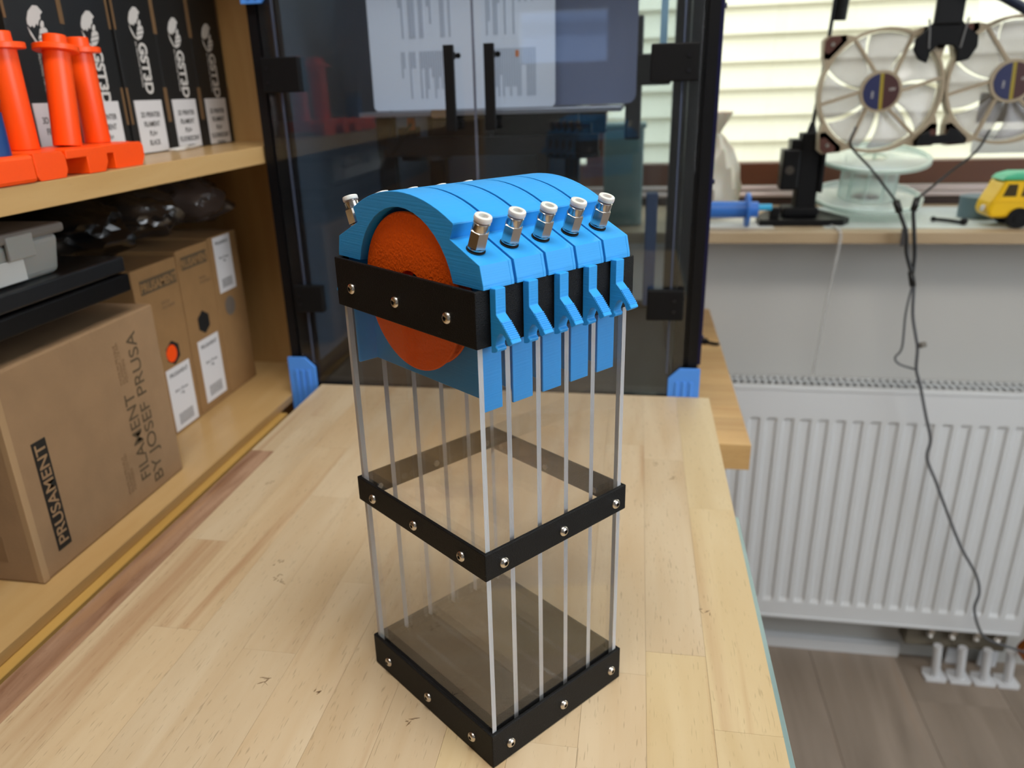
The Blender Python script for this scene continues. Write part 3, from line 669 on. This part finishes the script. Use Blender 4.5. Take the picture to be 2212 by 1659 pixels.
# inside
bobj('deck', PX0+.03, PX1-.03, PY0+.03, PY1-.03, -.012, -.008, M_inb, pr)
bobj('rear_panel', PX0+.03, -.03, PY1-.012, PY1-.006, .0, PZ1-.03, M_in, pr)
bobj('rear_panel', -.03, PX1-.03, PY1-.012, PY1-.006, .0, PZ1-.03, glassy('tinted_rear', (.86, .89, .89), .05), pr, label='clear tinted rear panel half')
bobj('rear_rail', -.30, -.272, PY1-.05, PY1-.02, .0, PZ1-.03, M_inb, pr); bobj('rear_rail', -.105, -.085, PY1-.045, PY1-.02, .0, PZ1-.03, M_inb, pr)
bobj('lead_post', -.288, -.268, .76, .78, .0, .35, M_inb, pr, .001); bobj('lead_post', -.026, -.008, .76, .78, .0, .35, M_inb, pr, .001)
bobj('bed_plate', -.302, .05, .72, 1.03, .350, .3565, mat('bed_aluminium', '#8b8d95', .3, metal=.5), pr, .001)
bobj('bed_clip', -.20, -.175, .717, .722, .348, .358, M_steel, pr)
bobj('bed_frame', -.27, .02, .742, .762, .297, .322, M_inb, pr, .001)
bobj('bed_frame', -.27, .02, .98, 1.0, .31, .345, M_inb, pr, .001)
for (x, r) in ((-.225, .036), (-.015, .036)):
    bm = bmesh.new(); cyl(bm, (x, .775, .291), (0, 0, 1), r, .007, 28); obj('belt_pulley', bm, M_blackpl, pr)
bobj('motor_block', -.258, -.232, .75, .776, .298, .335, M_inb, pr, .001)
bobj('motor_block', -.014, .010, .75, .776, .298, .335, M_inb, pr, .001)
bobj('orange_plug', -.241, -.232, .742, .75, .332, .348, mat('rust_plug', '#8a3f14', .6), pr)
bobj('cable_chain', -.215, -.128, .765, .785, .318, .345, mat('brown_black', '#1a1411', .6), pr, .004)
bm = bmesh.new(); tube(bm, [(-.268, .76, .36), (-.27, .745, .30), (-.235, .74, .34)], .0022, 8); obj('loop_cable', bm, M_blackpl, pr)
bm = bmesh.new(); tube(bm, [(-.33, 1.0, .45), (-.32, .98, .42), (-.28, .95, .39), (-.25, .94, .34)], .003, 8); obj('loop_cable', bm, mat('grey_cable', '#39404a', .5), pr)
bobj('electronics_box', .062, .118, .95, 1.0, .38, .425, M_inb, pr, .003); bobj('electronics_box', .05, .075, .97, 1.03, .30, .48, mat('black_tower', '#101216', .5), pr, .003)
bobj('led_strip', .098, .108, .9, .905, .42, .6, mat('pale_blue_tube', '#9cc4d8', .3), pr)
bobj('blue_duct', .085, .10, .70, .72, .10, .25, mat('deep_blue', '#1d3f66', .5), pr, .002)
# white printed sheet and grey plate standing on the bed
M_paper = mat('cool_white_paper', '#e4e9f4', .7)
def rounded(x0, x1, z0, z1, r, n=6):
    P = []
    for (cx_, cz_, a0) in ((x1-r, z0+r, -90), (x1-r, z1-r, 0), (x0+r, z1-r, 90), (x0+r, z0+r, 180)):
        for i in range(n+1):
            a = math.radians(a0+90*i/n); P.append((cx_+r*math.cos(a), cz_+r*math.sin(a)))
    return P
pp = thing('printed_sheet', 'white instruction sheet with grey text columns behind the glass doors', 'sheet')
bm = bmesh.new(); prism(bm, rounded(-.288, -.038, .3575, .63, .006), 'y', .748, .7505); obj('sheet', bm, M_paper, pp)
bm = bmesh.new(); random.seed(4)
for (xa, xb) in ((-.245, -.172), (-.128, -.060)):
    for (za, zb) in ((.372, .431), (.447, .53), (.545, .60)):
        x = xa
        while x < xb-.003:
            l = random.choice((.35, .55, .8, 1, 1, 1)); h = (zb-za)*l
            box(bm, x, x+.0022, .7475, .7481, zb-h, zb); x += random.choice((.0032, .0032, .0032, .008))
obj('text_lines', bm, mat('grey_print', '#b3bac8', .7), pp, kind='stuff')
bobj('orange_mark', -.1835, -.179, .7473, .7481, .420, .428, mat('orange_mark', '#d0763a', .6), pp); bobj('orange_mark', -.09, -.0855, .7473, .7481, .420, .428, mat('orange_mark', '#d0763a', .6), pp)
bp = bmesh.new(); prism(bp, rounded(-.1, .067, .358, .63, .012), 'y', .790, .794)
tag(obj('spring_steel_plate', bp, mat('lilac_grey_steel', '#7a8098', .3, metal=.2)), 'dark lilac grey plate with rounded corners behind the white sheet in the printer', 'plate')
# storage box standing on the sill, seen through the machine
sb = thing('storage_box', 'pale green translucent box on the sill seen through the printer', 'box')
bobj('box_body', .008, .083, 1.22, 1.29, .1222, .305, mat('sea_green_plastic', '#5f7f7c', .35), sb, .004); bobj('lid', .004, .087, 1.216, 1.294, .305, .315, mat('sea_green_lid', '#7f9b96', .35), sb, .003)

# ------------------------------------------------------------------ radiator
rd = thing('radiator', 'white ribbed panel radiator on the wall below the sill', 'radiator')
RX0, RX1, RY, RZ0, RZ1 = -.15, .905, 1.17, -.735, -.186
xs = [(RX0, 0)]; kk = -13
while .325+.0328*kk < RX0+.02: kk += 1
while .325+.0328*kk < RX1-.02:
    c = .325+.0328*kk; xs += [(c-.0115, 0), (c-.0075, 1), (c+.0075, 1), (c+.0115, 0)]; kk += 1
xs.append((RX1, 0)); zs = [(RZ0, 0), (RZ0+.012, 0), (RZ0+.040, 0), (RZ0+.050, 1), (-.262, 1), (-.254, 0), (RZ1, 0)]
bm = bmesh.new(); G = [[bm.verts.new((x, RY+(.0048 if a and b else 0), z)) for z, b in zs] for x, a in xs]
for i in range(len(xs)-1):
    for j in range(len(zs)-1): bm.faces.new((G[i][j], G[i+1][j], G[i+1][j+1], G[i][j+1]))
Bk = [[bm.verts.new((x, RY+.012, z)) for z in (RZ0, RZ1)] for x in (RX0, RX1)]
bm.faces.new((G[0][-1], *[G[i][-1] for i in range(1, len(xs))], Bk[1][1], Bk[0][1])); bm.faces.new((G[0][0], *[G[i][0] for i in range(1, len(xs))], Bk[1][0], Bk[0][0]))
bm.faces.new([G[0][j] for j in range(len(zs))]+[Bk[0][1], Bk[0][0]]); bm.faces.new([G[-1][j] for j in range(len(zs))]+[Bk[1][1], Bk[1][0]])
obj('front_panel', bm, M_white, rd)
bobj('lower_lip', RX0, RX1, RY-.003, RY, RZ0-.0, RZ0+.006, M_white, rd, .001); bobj('upper_lip', RX0, RX1, RY-.002, RY, RZ1-.008, RZ1, M_white, rd, .001)
bobj('side_cover', RX1, RX1+.004, RY, 1.248, RZ0, RZ1, M_white, rd, .001); bobj('side_cover', RX0-.004, RX0, RY, 1.248, RZ0, RZ1, M_white, rd, .001)
bobj('rear_element', RX0, RX1, 1.236, 1.246, RZ0, RZ1-.004, M_white, rd)
bobj('fins', RX0+.002, RX1-.002, RY+.014, 1.235, RZ0+.03, RZ1-.03, mat('fin_grey', '#55575a', .6), rd)
g0 = None; x = RX0+.004
gm = mat('grille_white', '#c6c9cb', .4)
while x < RX1-.006:
    if g0 is None: g0 = bobj('grille_bar', 0, .0060, RY+.010, 1.236, -.026, 0, gm, rd); g0.location = (x, 0, RZ1); o = g0
    else: o = g0.copy(); C.objects.link(o); o.parent = rd; o.location = (x, 0, RZ1)
    x += .0135
bobj('grille_rib', RX0, RX1, RY+.035, RY+.038, RZ1-.003, RZ1+.0008, gm, rd)
# valves and riser pipes
vb = thing('radiator_valves', 'grey valve block below the right end of the radiator', 'valve block')
bobj('valve_body', .695, .90, 1.195, 1.24, -.80, -.738, mat('taupe_plastic', '#6b6456', .6), vb, .004)
for x in (.74, .785, .833, .875):
    bm = bmesh.new(); cyl(bm, (x, 1.19, -.757), (0, -.5, -.8), .007, .012, 6, smooth=False); cyl(bm, (x, 1.188, -.752), (0, -1, .3), .006, .01, 16); obj('union_nut', bm, M_steel, vb, .0006)
bm = bmesh.new(); tube(bm, [(.915, 1.15, -.73), (.91, 1.16, -.76), (.93, 1.17, -.79)], .008, 10); obj('copper_elbow', bm, mat('copper', '#b0662a', .3, metal=.8), vb)
names = ['leftmost of the four', 'second from the left', 'third from the left', 'rightmost of the four']
for q, x in enumerate((.765, .815, .865, .912)):
    t = thing('riser_pipe', 'white pipe with floor flange under the radiator, '+names[q], 'pipe', (x, 1.18, FZ), group='white pipes below the radiator')
    bm = bmesh.new(); lathe(bm, [(0, 0), (.009, 0), (.009, .082), (.0, .082)], (0, 0, .004), (-.08, .0, 1), 20); obj('pipe', bm, M_whitepl, t)
    bm = bmesh.new(); prism(bm, [(-.024, -.018), (.016, -.018), (.023, -.008), (.021, .026), (-.019, .026), (-.025, .01)], 'z', 0, .005); obj('floor_flange', bm, M_whitepl, t, .0015)
for q, x in enumerate((.80, .868)):
    t = bobj('wall_flange', x, x+.04, 1.228, 1.236, FZ+.0, FZ+.045, M_whitepl, None, .004); tag(t, 'white wall flange behind the riser pipes, '+('left one' if q == 0 else 'right one'), 'flange', 'wall flanges')

# ------------------------------------------------------------------ things on and over the sill
SZ = .1222
# black stand with whip and grip
st = thing('black_stand', 'black post on a flat base with a thin rising rod, on the sill', 'stand')
bm = bmesh.new(); P = [(.305, 1.216), (.457, 1.216), (.474, 1.245), (.440, 1.36), (.345, 1.36), (.307, 1.275)]; prism(bm, P, 'z', SZ, SZ+.012); obj('base', bm, M_blackpl, st, .002)
bobj('column', .375, .412, 1.255, 1.295, SZ+.012, .288, M_blackmat, st, .002)
bobj('column_foot', .352, .418, 1.25, 1.30, SZ+.0122, SZ+.03, M_blackmat, st, .004)
bobj('side_box', .343, .3748, 1.25, 1.29, .185, .26, M_blackpl, st, .003)
bobj('side_box', .356, .3748, 1.25, 1.29, .2605, .278, M_blackpl, st, .002)
bobj('side_flange', .4122, .42, 1.25, 1.29, .18, .27, M_blackpl, st, .001)
bm = bmesh.new(); cyl(bm, (.357, 1.2498, .222), (0, -1, 0), .008, .001, 20); obj('round_cap', bm, mat('dull_lens', '#39332c', .4), st)
bm = bmesh.new(); tube(bm, [(.393, 1.27, .287), (.394, 1.262, .33), (.399, 1.25, .42), (.404, 1.24, .56)], .0035, 8); lathe(bm, [(.010, 0), (.004, .02)], (.393, 1.27, .287), (0, 0, 1), 12); obj('rod', bm, M_blackpl, st)
bm = bmesh.new(); tube(bm, [(.413, 1.25, .477), (.418, 1.243, .60)], .0125, 14, smooth=False); obj('grip', bm, M_blackmat, st, .002)
bobj('plug', .325, .343, 1.225, 1.243, SZ+.0124, SZ+.034, M_blackpl, st, .002)
# blue roller lying on the sill
br = thing('blue_roller', 'blue printed roller lying on the sill between printer and black stand', 'spool roller')
M_rb = mat('roller_blue', '#2f6fc4', .45)
bm = bmesh.new(); cyl(bm, (.16, 1.215, SZ+.032), (1, 0, 0), .0155, .118, 28); obj('tube', bm, M_rb, br)
bm = bmesh.new(); cyl(bm, (.2782, 1.215, SZ+.032), (1, 0, 0), .0315, .006, 32); obj('flange', bm, M_rb, br)
bm = bmesh.new(); cyl(bm, (.2843, 1.215, SZ+.032), (1, 0, 0), .0145, .016, 28); obj('cap', bm, M_rb, br)
bm = bmesh.new(); cyl(bm, (.3005, 1.215, SZ+.036), (1, 0, 0), .006, .0245, 16); obj('stick', bm, mat('turquoise', '#2fa9d8', .3), br)
bobj('sill_paper', .20, .33, 1.19, 1.33, SZ, SZ+.0006, mat('off_white_paper', '#dcd8cc', .7)); tag(bpy.data.objects['sill_paper'], 'off-white paper lying under the blue roller on the sill', 'paper')
bobj('silver_mat', .42, .90, 1.19, 1.46, SZ, SZ+.0006, mat('pale_mat', '#c9cfca', .45, var=.15, vscale=20)); tag(bpy.data.objects['silver_mat'], 'pale greyish plastic sheet under the clear reel and toy van', 'sheet')
# tied translucent bag
bm = bmesh.new(); n_ = 30
lathe(bm, [(0, 0), (.045, 0), (.052, .02), (.054, .06), (.048, .10), (.036, .135), (.018, .158), (.009, .165), (.014, .175), (.028, .195), (.03, .205), (.018, .2), (0, .185)], (.225, 1.345, SZ), seg=n_)
from mathutils import noise as nz_
for v_ in bm.verts:
    a_ = math.atan2(v_.co.y-1.345, v_.co.x-.225); r_ = 1+.10*math.sin(a_*7+v_.co.z*40)+.10*nz_.noise(v_.co*40); v_.co.x = .225+(v_.co.x-.225)*r_; v_.co.y = 1.345+(v_.co.y-1.345)*r_
tag(obj('tied_bag', bm, mat('beige_film', '#bdb5a2', .3, sss=.4), smooth=True), 'beige translucent plastic bag tied at the neck on the sill', 'bag')
# clear reel
cr = thing('clear_reel', 'clear mint-tinted empty filament reel standing on the sill below the fans', 'reel')
M_clr = glassy('mint_clear', (.90, .97, .95), .08, 1, .30)
tilt = Matrix.Rotation(math.radians(11), 4, 'X')
def clr(bm, nm, par, m=M_clr):
    bmesh.ops.transform(bm, matrix=Matrix.Translation((.525, 1.348, SZ+.035)) @ tilt, verts=bm.verts); return obj(nm, bm, m, par)
for z_ in (0, .078):
    bm = bmesh.new(); lathe(bm, [(.026, z_), (.098, z_), (.101, z_+.002), (.098, z_+.004), (.026, z_+.004), (.026, z_)], seg=56); fl_ = clr(bm, 'flange', cr)
    bm = bmesh.new(); lathe(bm, [(.096, z_-.001), (.1035, z_-.001), (.1035, z_+.006), (.096, z_+.006), (.096, z_-.001)], seg=56); clr(bm, 'rim', fl_, glassy('mint_rim', (.8, .93, .88), .1, 1, .35))
bm = bmesh.new(); lathe(bm, [(.052, .004), (.052, .078)], seg=40)
for q in range(10):
    a_ = q*math.pi/5; cyl(bm, (.052*math.cos(a_), .052*math.sin(a_), .004), (0, 0, 1), .003, .074, 8)
clr(bm, 'hub', cr)
# two axial fans side by side, clamped on black brackets
M_fan = mat('beige_fan_plastic', '#9b8c74', .5); M_blade = glassy('smoky_clear_blade', (.74, .73, .76), .25, .7, .22); M_pad = mat('brown_rubber', '#4a2418', .7)
def fan(x, z, label):
    t = thing('fan', label, 'fan', (x, 1.22, z), group='beige fans hanging in the window')
    R1, R2 = .0985, .1035; H = .098
    def ringouter(a):
        c_, s_ = math.cos(a), math.sin(a); q = abs(math.sin(2*a)); 
        return R2 + max(0, q-.80)*.20*.55*(1 if q > .8 else 0)
    bm = bmesh.new(); n_ = 96; A = []; B = []
    for yy in (-.012, .012):
        A.append([bm.verts.new((R1*math.cos(2*math.pi*i/n_), yy, R1*math.sin(2*math.pi*i/n_))) for i in range(n_)])
        B.append([bm.verts.new((ringouter(2*math.pi*i/n_)*math.cos(2*math.pi*i/n_), yy, ringouter(2*math.pi*i/n_)*math.sin(2*math.pi*i/n_))) for i in range(n_)])
    for i in range(n_):
        j = (i+1) % n_
        bm.faces.new((A[0][i], A[0][j], B[0][j], B[0][i])); bm.faces.new((A[1][i], A[1][j], B[1][j], B[1][i])); bm.faces.new((A[0][i], A[0][j], A[1][j], A[1][i])); bm.faces.new((B[0][i], B[0][j], B[1][j], B[1][i]))
    # corner lugs
    for sx in (-1, 1):
        for sz in (-1, 1): prism(bm, [(sx*.060, sz*.088), (sx*.062, sz*.098), (sx*.092, sz*.0985), (sx*.0985, sz*.092), (sx*.098, sz*.062), (sx*.088, sz*.060)], 'y', -.012, .0115)
    obj('fan_frame', bm, M_fan, t, label='beige square fan frame')
    for sx in (-1, 1):
        for sz in (-1, 1):
            bm = bmesh.new(); prism(bm, [(sx*.070, sz*.0885), (sx*.072, sz*.0965), (sx*.089, sz*.097), (sx*.0955, sz*.090), (sx*.0965, sz*.072), (sx*.0885, sz*.070)], 'y', -.0150, -.0122); p_ = obj('corner_pad', bm, M_pad, t)
            bm = bmesh.new(); cyl(bm, (sx*.084, -.0152, sz*.084), (0, -1, 0), .0035, .0012, 12); obj('pad_screw', bm, M_steel, p_)
    for d_ in (118, 62, 8, -52, -118, 188):
        a_ = math.radians(d_); a2 = a_-.22; p0 = Vector((.031*math.cos(a2), -.013, .031*math.sin(a2))); p1 = Vector((.1*math.cos(a_), -.012, .1*math.sin(a_)))
        bm = bmesh.new(); dv = (p1-p0).normalized(); nn = Vector((-dv.z, 0, dv.x))*.0026
        vs = [bm.verts.new(q_+s_) for q_ in (p0, p1) for s_ in (nn, -nn, nn+Vector((0, .008, 0)), -nn+Vector((0, .008, 0)))]
        for q_ in ((0, 1, 5, 4), (2, 3, 7, 6), (0, 2, 6, 4), (1, 3, 7, 5), (0, 1, 3, 2), (4, 5, 7, 6)): bm.faces.new([vs[i] for i in q_])
        obj('strut', bm, M_fan, t)
    bm = bmesh.new(); cyl(bm, (0, -.0145, 0), (0, 1, 0), .035, .008, 40); hb = obj('hub', bm, M_fan, t)
    for (nm, lo, hi, mm) in (('hub_label_blue', -90-97, -90+7-90+7, mat('label_navy', '#10184a', .5)),):
        pass
    def seg(x0, x1, m_, nm):
        P = []
        for i in range(13):
            xx = x0+(x1-x0)*i/12; P.append((xx, math.sqrt(max(.0298**2-xx*xx, 0))))
        P += [(xx, -zz) for xx, zz in P[::-1]]; bm = bmesh.new(); prism(bm, P, 'y', -.0155, -.0146); return obj(nm, bm, m_, hb)
    seg(-.0297, -.0028, mat('label_navy', '#10184a', .5), 'hub_label'); seg(-.0028, .0032, mat('label_yellow', '#8f7d12', .5), 'hub_label'); seg(.0032, .0297, mat('label_maroon', '#3a0f0c', .5), 'hub_label')
    text('hub_text', 'FAN', .006, M_print, (-.012, -.0157, -.010), (0, 0, 1), (-1, 0, 0), hb, 0); text('hub_text', '12V', .007, M_print, (.012, -.0157, .0), (1, 0, 0), (0, 0, 1), hb, 0)
    bm = bmesh.new(); cyl(bm, (0, -.005, 0), (0, 1, 0), .03, .014, 32); ro = obj('rotor', bm, mat('rotor_grey', '#9a938a', .4), t)
    for q in range(7):
        bm = bmesh.new(); n1, n2 = 8, 6; a0 = q*2*math.pi/7+.3; Gd = []
        for i in range(n1):
            r_ = .029+(.096-.029)*i/(n1-1); row = []
            for j in range(n2):
                u_ = j/(n2-1); a_ = a0+u_*.80-.25*(i/(n1-1))**1.5; row.append(bm.verts.new((r_*math.cos(a_), -.005+.014*u_+.001*math.sin(u_*3.14), r_*math.sin(a_))))
            Gd.append(row)
        for i in range(n1-1):
            for j in range(n2-1): f = bm.faces.new((Gd[i][j], Gd[i+1][j], Gd[i+1][j+1], Gd[i][j+1])); f.smooth = True
        o = obj('fan_blade', bm, M_blade, ro); md = o.modifiers.new('s', 'SOLIDIFY'); md.thickness = .0012
    t.rotation_euler = (0, math.radians(-3.5), 0)
    return t
fan(.488, .358, 'beige window fan with round blue and maroon hub label, left of the two'); fan(.696, .369, 'beige window fan cut off by the right picture edge')
fm = thing('fan_mount', 'black hanging bracket clamped between the tops of the two fans', 'bracket')
bobj('stem', .5535, .598, 1.192, 1.2035, .460, 1.24, M_blackpl, fm, .003)
bm = bmesh.new(); P = [(.530, .440), (.548, .457), (.556, .468), (.597, .469), (.606, .457), (.627, .443), (.629, .425), (.618, .405), (.600, .401), (.598, .418), (.590, .428), (.566, .429), (.556, .418), (.553, .401), (.538, .408), (.529, .422)]
prism(bm, P, 'y', 1.196, 1.2035); obj('clamp', bm, M_blackmat, fm, .002)
for x in (.549, .604):
    bm = bmesh.new(); tube(bm, [(x-.003*(1 if x < .57 else -1), 1.1955, .470), (x, 1.195, .450), (x+.003*(1 if x < .57 else -1), 1.1955, .424)], .0016, 6); obj('cable_tie', bm, mat('grey_tie', '#6b6b6b', .5), fm)
fj = thing('fan_joint', 'dark brown and black joining bracket between the lower fan corners', 'bracket')
bm = bmesh.new(); prism(bm, [(.556, .272), (.562, .284), (.575, .292), (.577, .283), (.604, .285), (.607, .296), (.620, .292), (.634, .276), (.634, .270), (.558, .268)], 'y', 1.196, 1.2035); obj('bracket_body', bm, M_blackpl, fj, .001)
bm = bmesh.new(); tube(bm, [(.71, 1.165, .458), (.65, 1.165, .492), (.55, 1.165, .545), (.50, 1.165, .60)], .0075, 10)
tag(obj('blue_black_cable', bm, mat('navy_cable', '#0d1b33', .4)), 'thick navy cable rising at the top right corner above the second fan', 'cable')
# sticker on the pane, seen through the second fan
sk = thing('window_sticker', 'two-part sticker on the window pane behind the right-hand fan', 'sticker')
bobj('upper_panel', .78, .98, 1.5530, 1.5556, .285, .345, mat('dark_taupe', '#4a4238', .6), sk); lp = bobj('lower_panel', .78, .98, 1.5530, 1.5556, .222, .27, mat('pale_grey_card', '#c9cbc5', .6), sk)
text('sticker_text', 'SVORNÁ', .012, M_lbltxt, (.79, 1.5528, .252), (1, 0, 0), (0, 0, 1), lp, 0)
# cables from fans
def cable(name, label, parts_):
    t = thing(name, label, 'cable')
    for nm, pts, r, m_, ns in parts_:
        bm = bmesh.new(); tube(bm, pts, r, 8, smooth=ns); obj(nm, bm, m_, t)
    return t
M_cab = mat('black_cable', '#121212', .45); M_cabg = mat('grey_cable_jacket', '#54565a', .5)
cable('fan_cable', 'thin black Y-shaped fan cable hanging over the sill and radiator', [
 ('cable', [(.455, 1.207, .30), (.447, 1.195, .27), (.475, 1.15, .232), (.520, 1.137, .178)], .0022, M_cab, True),
 ('cable', [(.676, 1.207, .29), (.655, 1.195, .255), (.60, 1.15, .222), (.553, 1.137, .182)], .0022, M_cab, True),
 ('connector', [(.519, 1.137, .180), (.527, 1.134, .160)], .0062, M_cab, False), ('connector', [(.5535, 1.137, .184), (.549, 1.134, .162)], .0058, M_cab, False),
 ('cable', [(.527, 1.134, .160), (.542, 1.13, .125), (.548, 1.13, .09), (.560, 1.125, .055)], .0035, M_cab, True), ('cable', [(.549, 1.134, .162), (.556, 1.13, .12), (.562, 1.13, .085), (.562, 1.125, .055)], .0035, M_cab, True),
 ('connector', [(.5585, 1.125, .057), (.564, 1.12, .032)], .0055, M_cab, False),
 ('cable', [(.563, 1.12, .034), (.560, 1.12, -.02), (.565, 1.125, -.085), (.556, 1.125, -.105), (.566, 1.125, -.118), (.597, 1.125, -.128)], .002, M_cabg, True),
 ('cable', [(.566, 1.12, .034), (.572, 1.12, -.02), (.583, 1.12, -.06), (.590, 1.12, -.085), (.594, 1.12, -.125), (.605, 1.12, -.155), (.626, 1.12, -.22), (.641, 1.12, -.266), (.641, 1.12, -.305), (.665, 1.12, -.355), (.688, 1.12, -.404), (.733, 1.12, -.495), (.772, 1.12, -.558), (.786, 1.12, -.60), (.784, 1.12, -.64), (.800, 1.12, -.685), (.822, 1.125, -.715), (.86, 1.135, -.735), (.93, 1.15, -.765)], .0028, M_cabg, True),
 ('connector', [(.592, 1.12, -.079), (.603, 1.12, -.076)], .0055, mat('grey_ferrite', '#7c776f', .6), False)])
lt = bobj('cable_tag', .534, .544, 1.128, 1.1295, .102, .132, mat('tag_dark', '#3d3a3a', .4)); tag(lt, 'small dark tag with white ends between the two fan cables', 'tag'); 
bm = bmesh.new(); tube(bm, [(.435, 1.21, SZ+.002), (.437, 1.155, SZ+.002), (.438, 1.145, .11), (.434, 1.143, .06), (.428, 1.143, -.01), (.424, 1.143, -.08), (.42, 1.145, -.15)], .0032, 8)
tag(obj('clear_tube', bm, glassy('clear_tube_mat', (.9, .9, .9), .1, 1, .25)), 'clear plastic tube hanging over the sill edge from under the black stand', 'tube')
# toy van, tin and clip
vn = thing('toy_van', 'yellow toy van with green roof at the right end of the sill', 'toy van')
M_yel = mat('yellow_plastic', '#e8b90c', .35); M_grn = mat('mint_green', '#49b48a', .4)
VX, VY = .696, 1.19
prof = [(0, .018), (-.006, .03), (-.002, .045), (.008, .066), (.014, .082), (.150, .082), (.158, .05), (.158, .018)]
bm = bmesh.new(); prism(bm, [(VX+a, SZ+b) for a, b in prof], 'y', VY, VY+.062); obj('body', bm, M_yel, vn, .006, 3)
bm = bmesh.new(); prism(bm, [(VX+a, SZ+b) for a, b in [(.010, .0825), (.018, .091), (.035, .096), (.13, .096), (.148, .09), (.154, .0825)]], 'y', VY+.004, VY+.058); obj('roof', bm, M_grn, vn, .004, 3)
for q in range(5):
    bm = bmesh.new(); x0 = VX+.017+q*.0265; prism(bm, [(x0+(.0 if q else -.003), SZ+.056), (x0+.019, SZ+.056), (x0+.019, SZ+.077), (x0+.004, SZ+.077)], 'y', VY-.0006, VY+.002); obj('side_window', bm, mat('dark_window', '#3a2f0c', .3), vn)
bm = bmesh.new(); box(bm, VX-.003, VX+.158, VY-.0012, VY, SZ+.046, SZ+.049); obj('trim_line', bm, M_yel, vn)
bm = bmesh.new(); cyl(bm, (VX-.007, VY+.016, SZ+.034), (-1, 0, .2), .006, .003, 16); obj('headlamp', bm, M_print, vn)
for x in (VX+.046, VX+.125):
    for y in (VY-.004, VY+.052):
        bm = bmesh.new(); cyl(bm, (x, y, SZ+.0185), (0, 1, 0), .018, .014, 24); wl = obj('wheel', bm, M_blackmat, vn, .002)
        bm = bmesh.new(); cyl(bm, (x, y-.001, SZ+.0185), (0, 1, 0), .008, .001, 16); obj('wheel_hub', bm, M_blackpl, wl)
bm = bmesh.new(); cyl(bm, (.728, 1.32, SZ+.0006), (0, 0, 1), .037, .040, 36); tn = obj('round_tin', bm, mat('blue_grey_tin', '#5d737c', .4), None, .002); tag(tn, 'low round blue-grey tin behind the toy van', 'tin')
ck = thing('black_clip', 'small black cable clip lying on the sill before the toy van', 'clip')
bm = bmesh.new(); tube(bm, [(.626, 1.265, SZ+.0055), (.645, 1.245, SZ+.006), (.665, 1.225, SZ+.005)], .0034, 8); obj('arm', bm, M_blackpl, ck)
bm = bmesh.new(); bmesh.ops.create_icosphere(bm, subdivisions=2, radius=.0068, matrix=Matrix.Translation((.667, 1.222, SZ+.0075))); bmesh.ops.create_icosphere(bm, subdivisions=2, radius=.0052, matrix=Matrix.Translation((.628, 1.262, SZ+.0060))); obj('ends', bm, M_blackpl, ck)
bm = bmesh.new(); tube(bm, [(.195, 1.02, -.047), (.213, 1.0, -.046), (.222, .99, -.044)], .0028, 8); cyl(bm, (.2, 1.01, -.0495), (0, 0, 1), .006, .008, 12)
tag(obj('black_plug', bm, M_blackpl), 'tiny black plug on the rear worktop beside the printer', 'plug')

# ------------------------------------------------------------------ lamp on the ceiling (gives the ceiling light)
lm = thing('ceiling_lamp', 'rectangular white ceiling lamp above the bench', 'lamp')
bobj('housing', -.32, .62, -.52, .02, 1.66, 1.70, M_white, lm, .004)
# put each thing's origin at its base
bpy.context.view_layer.update()
for o in list(C.objects):
    if o.type == 'EMPTY' and o.parent is None and o.location.length < 1e-9 or (o.type == 'EMPTY' and o.name == 'workbench'):
        if o.get('kind') == 'structure' and not o.children: continue
        pts = [c.matrix_world @ Vector(b) for c in o.children_recursive if c.type == 'MESH' for b in c.bound_box]
        if not pts: continue
        lo = Vector([min(p[i] for p in pts) for i in range(3)]); hi = Vector([max(p[i] for p in pts) for i in range(3)])
        d = Vector(((lo.x+hi.x)/2, (lo.y+hi.y)/2, lo.z))-o.location
        if o.name == 'workbench': continue
        o.location = o.location+d
        for c in o.children: c.location = c.location-d
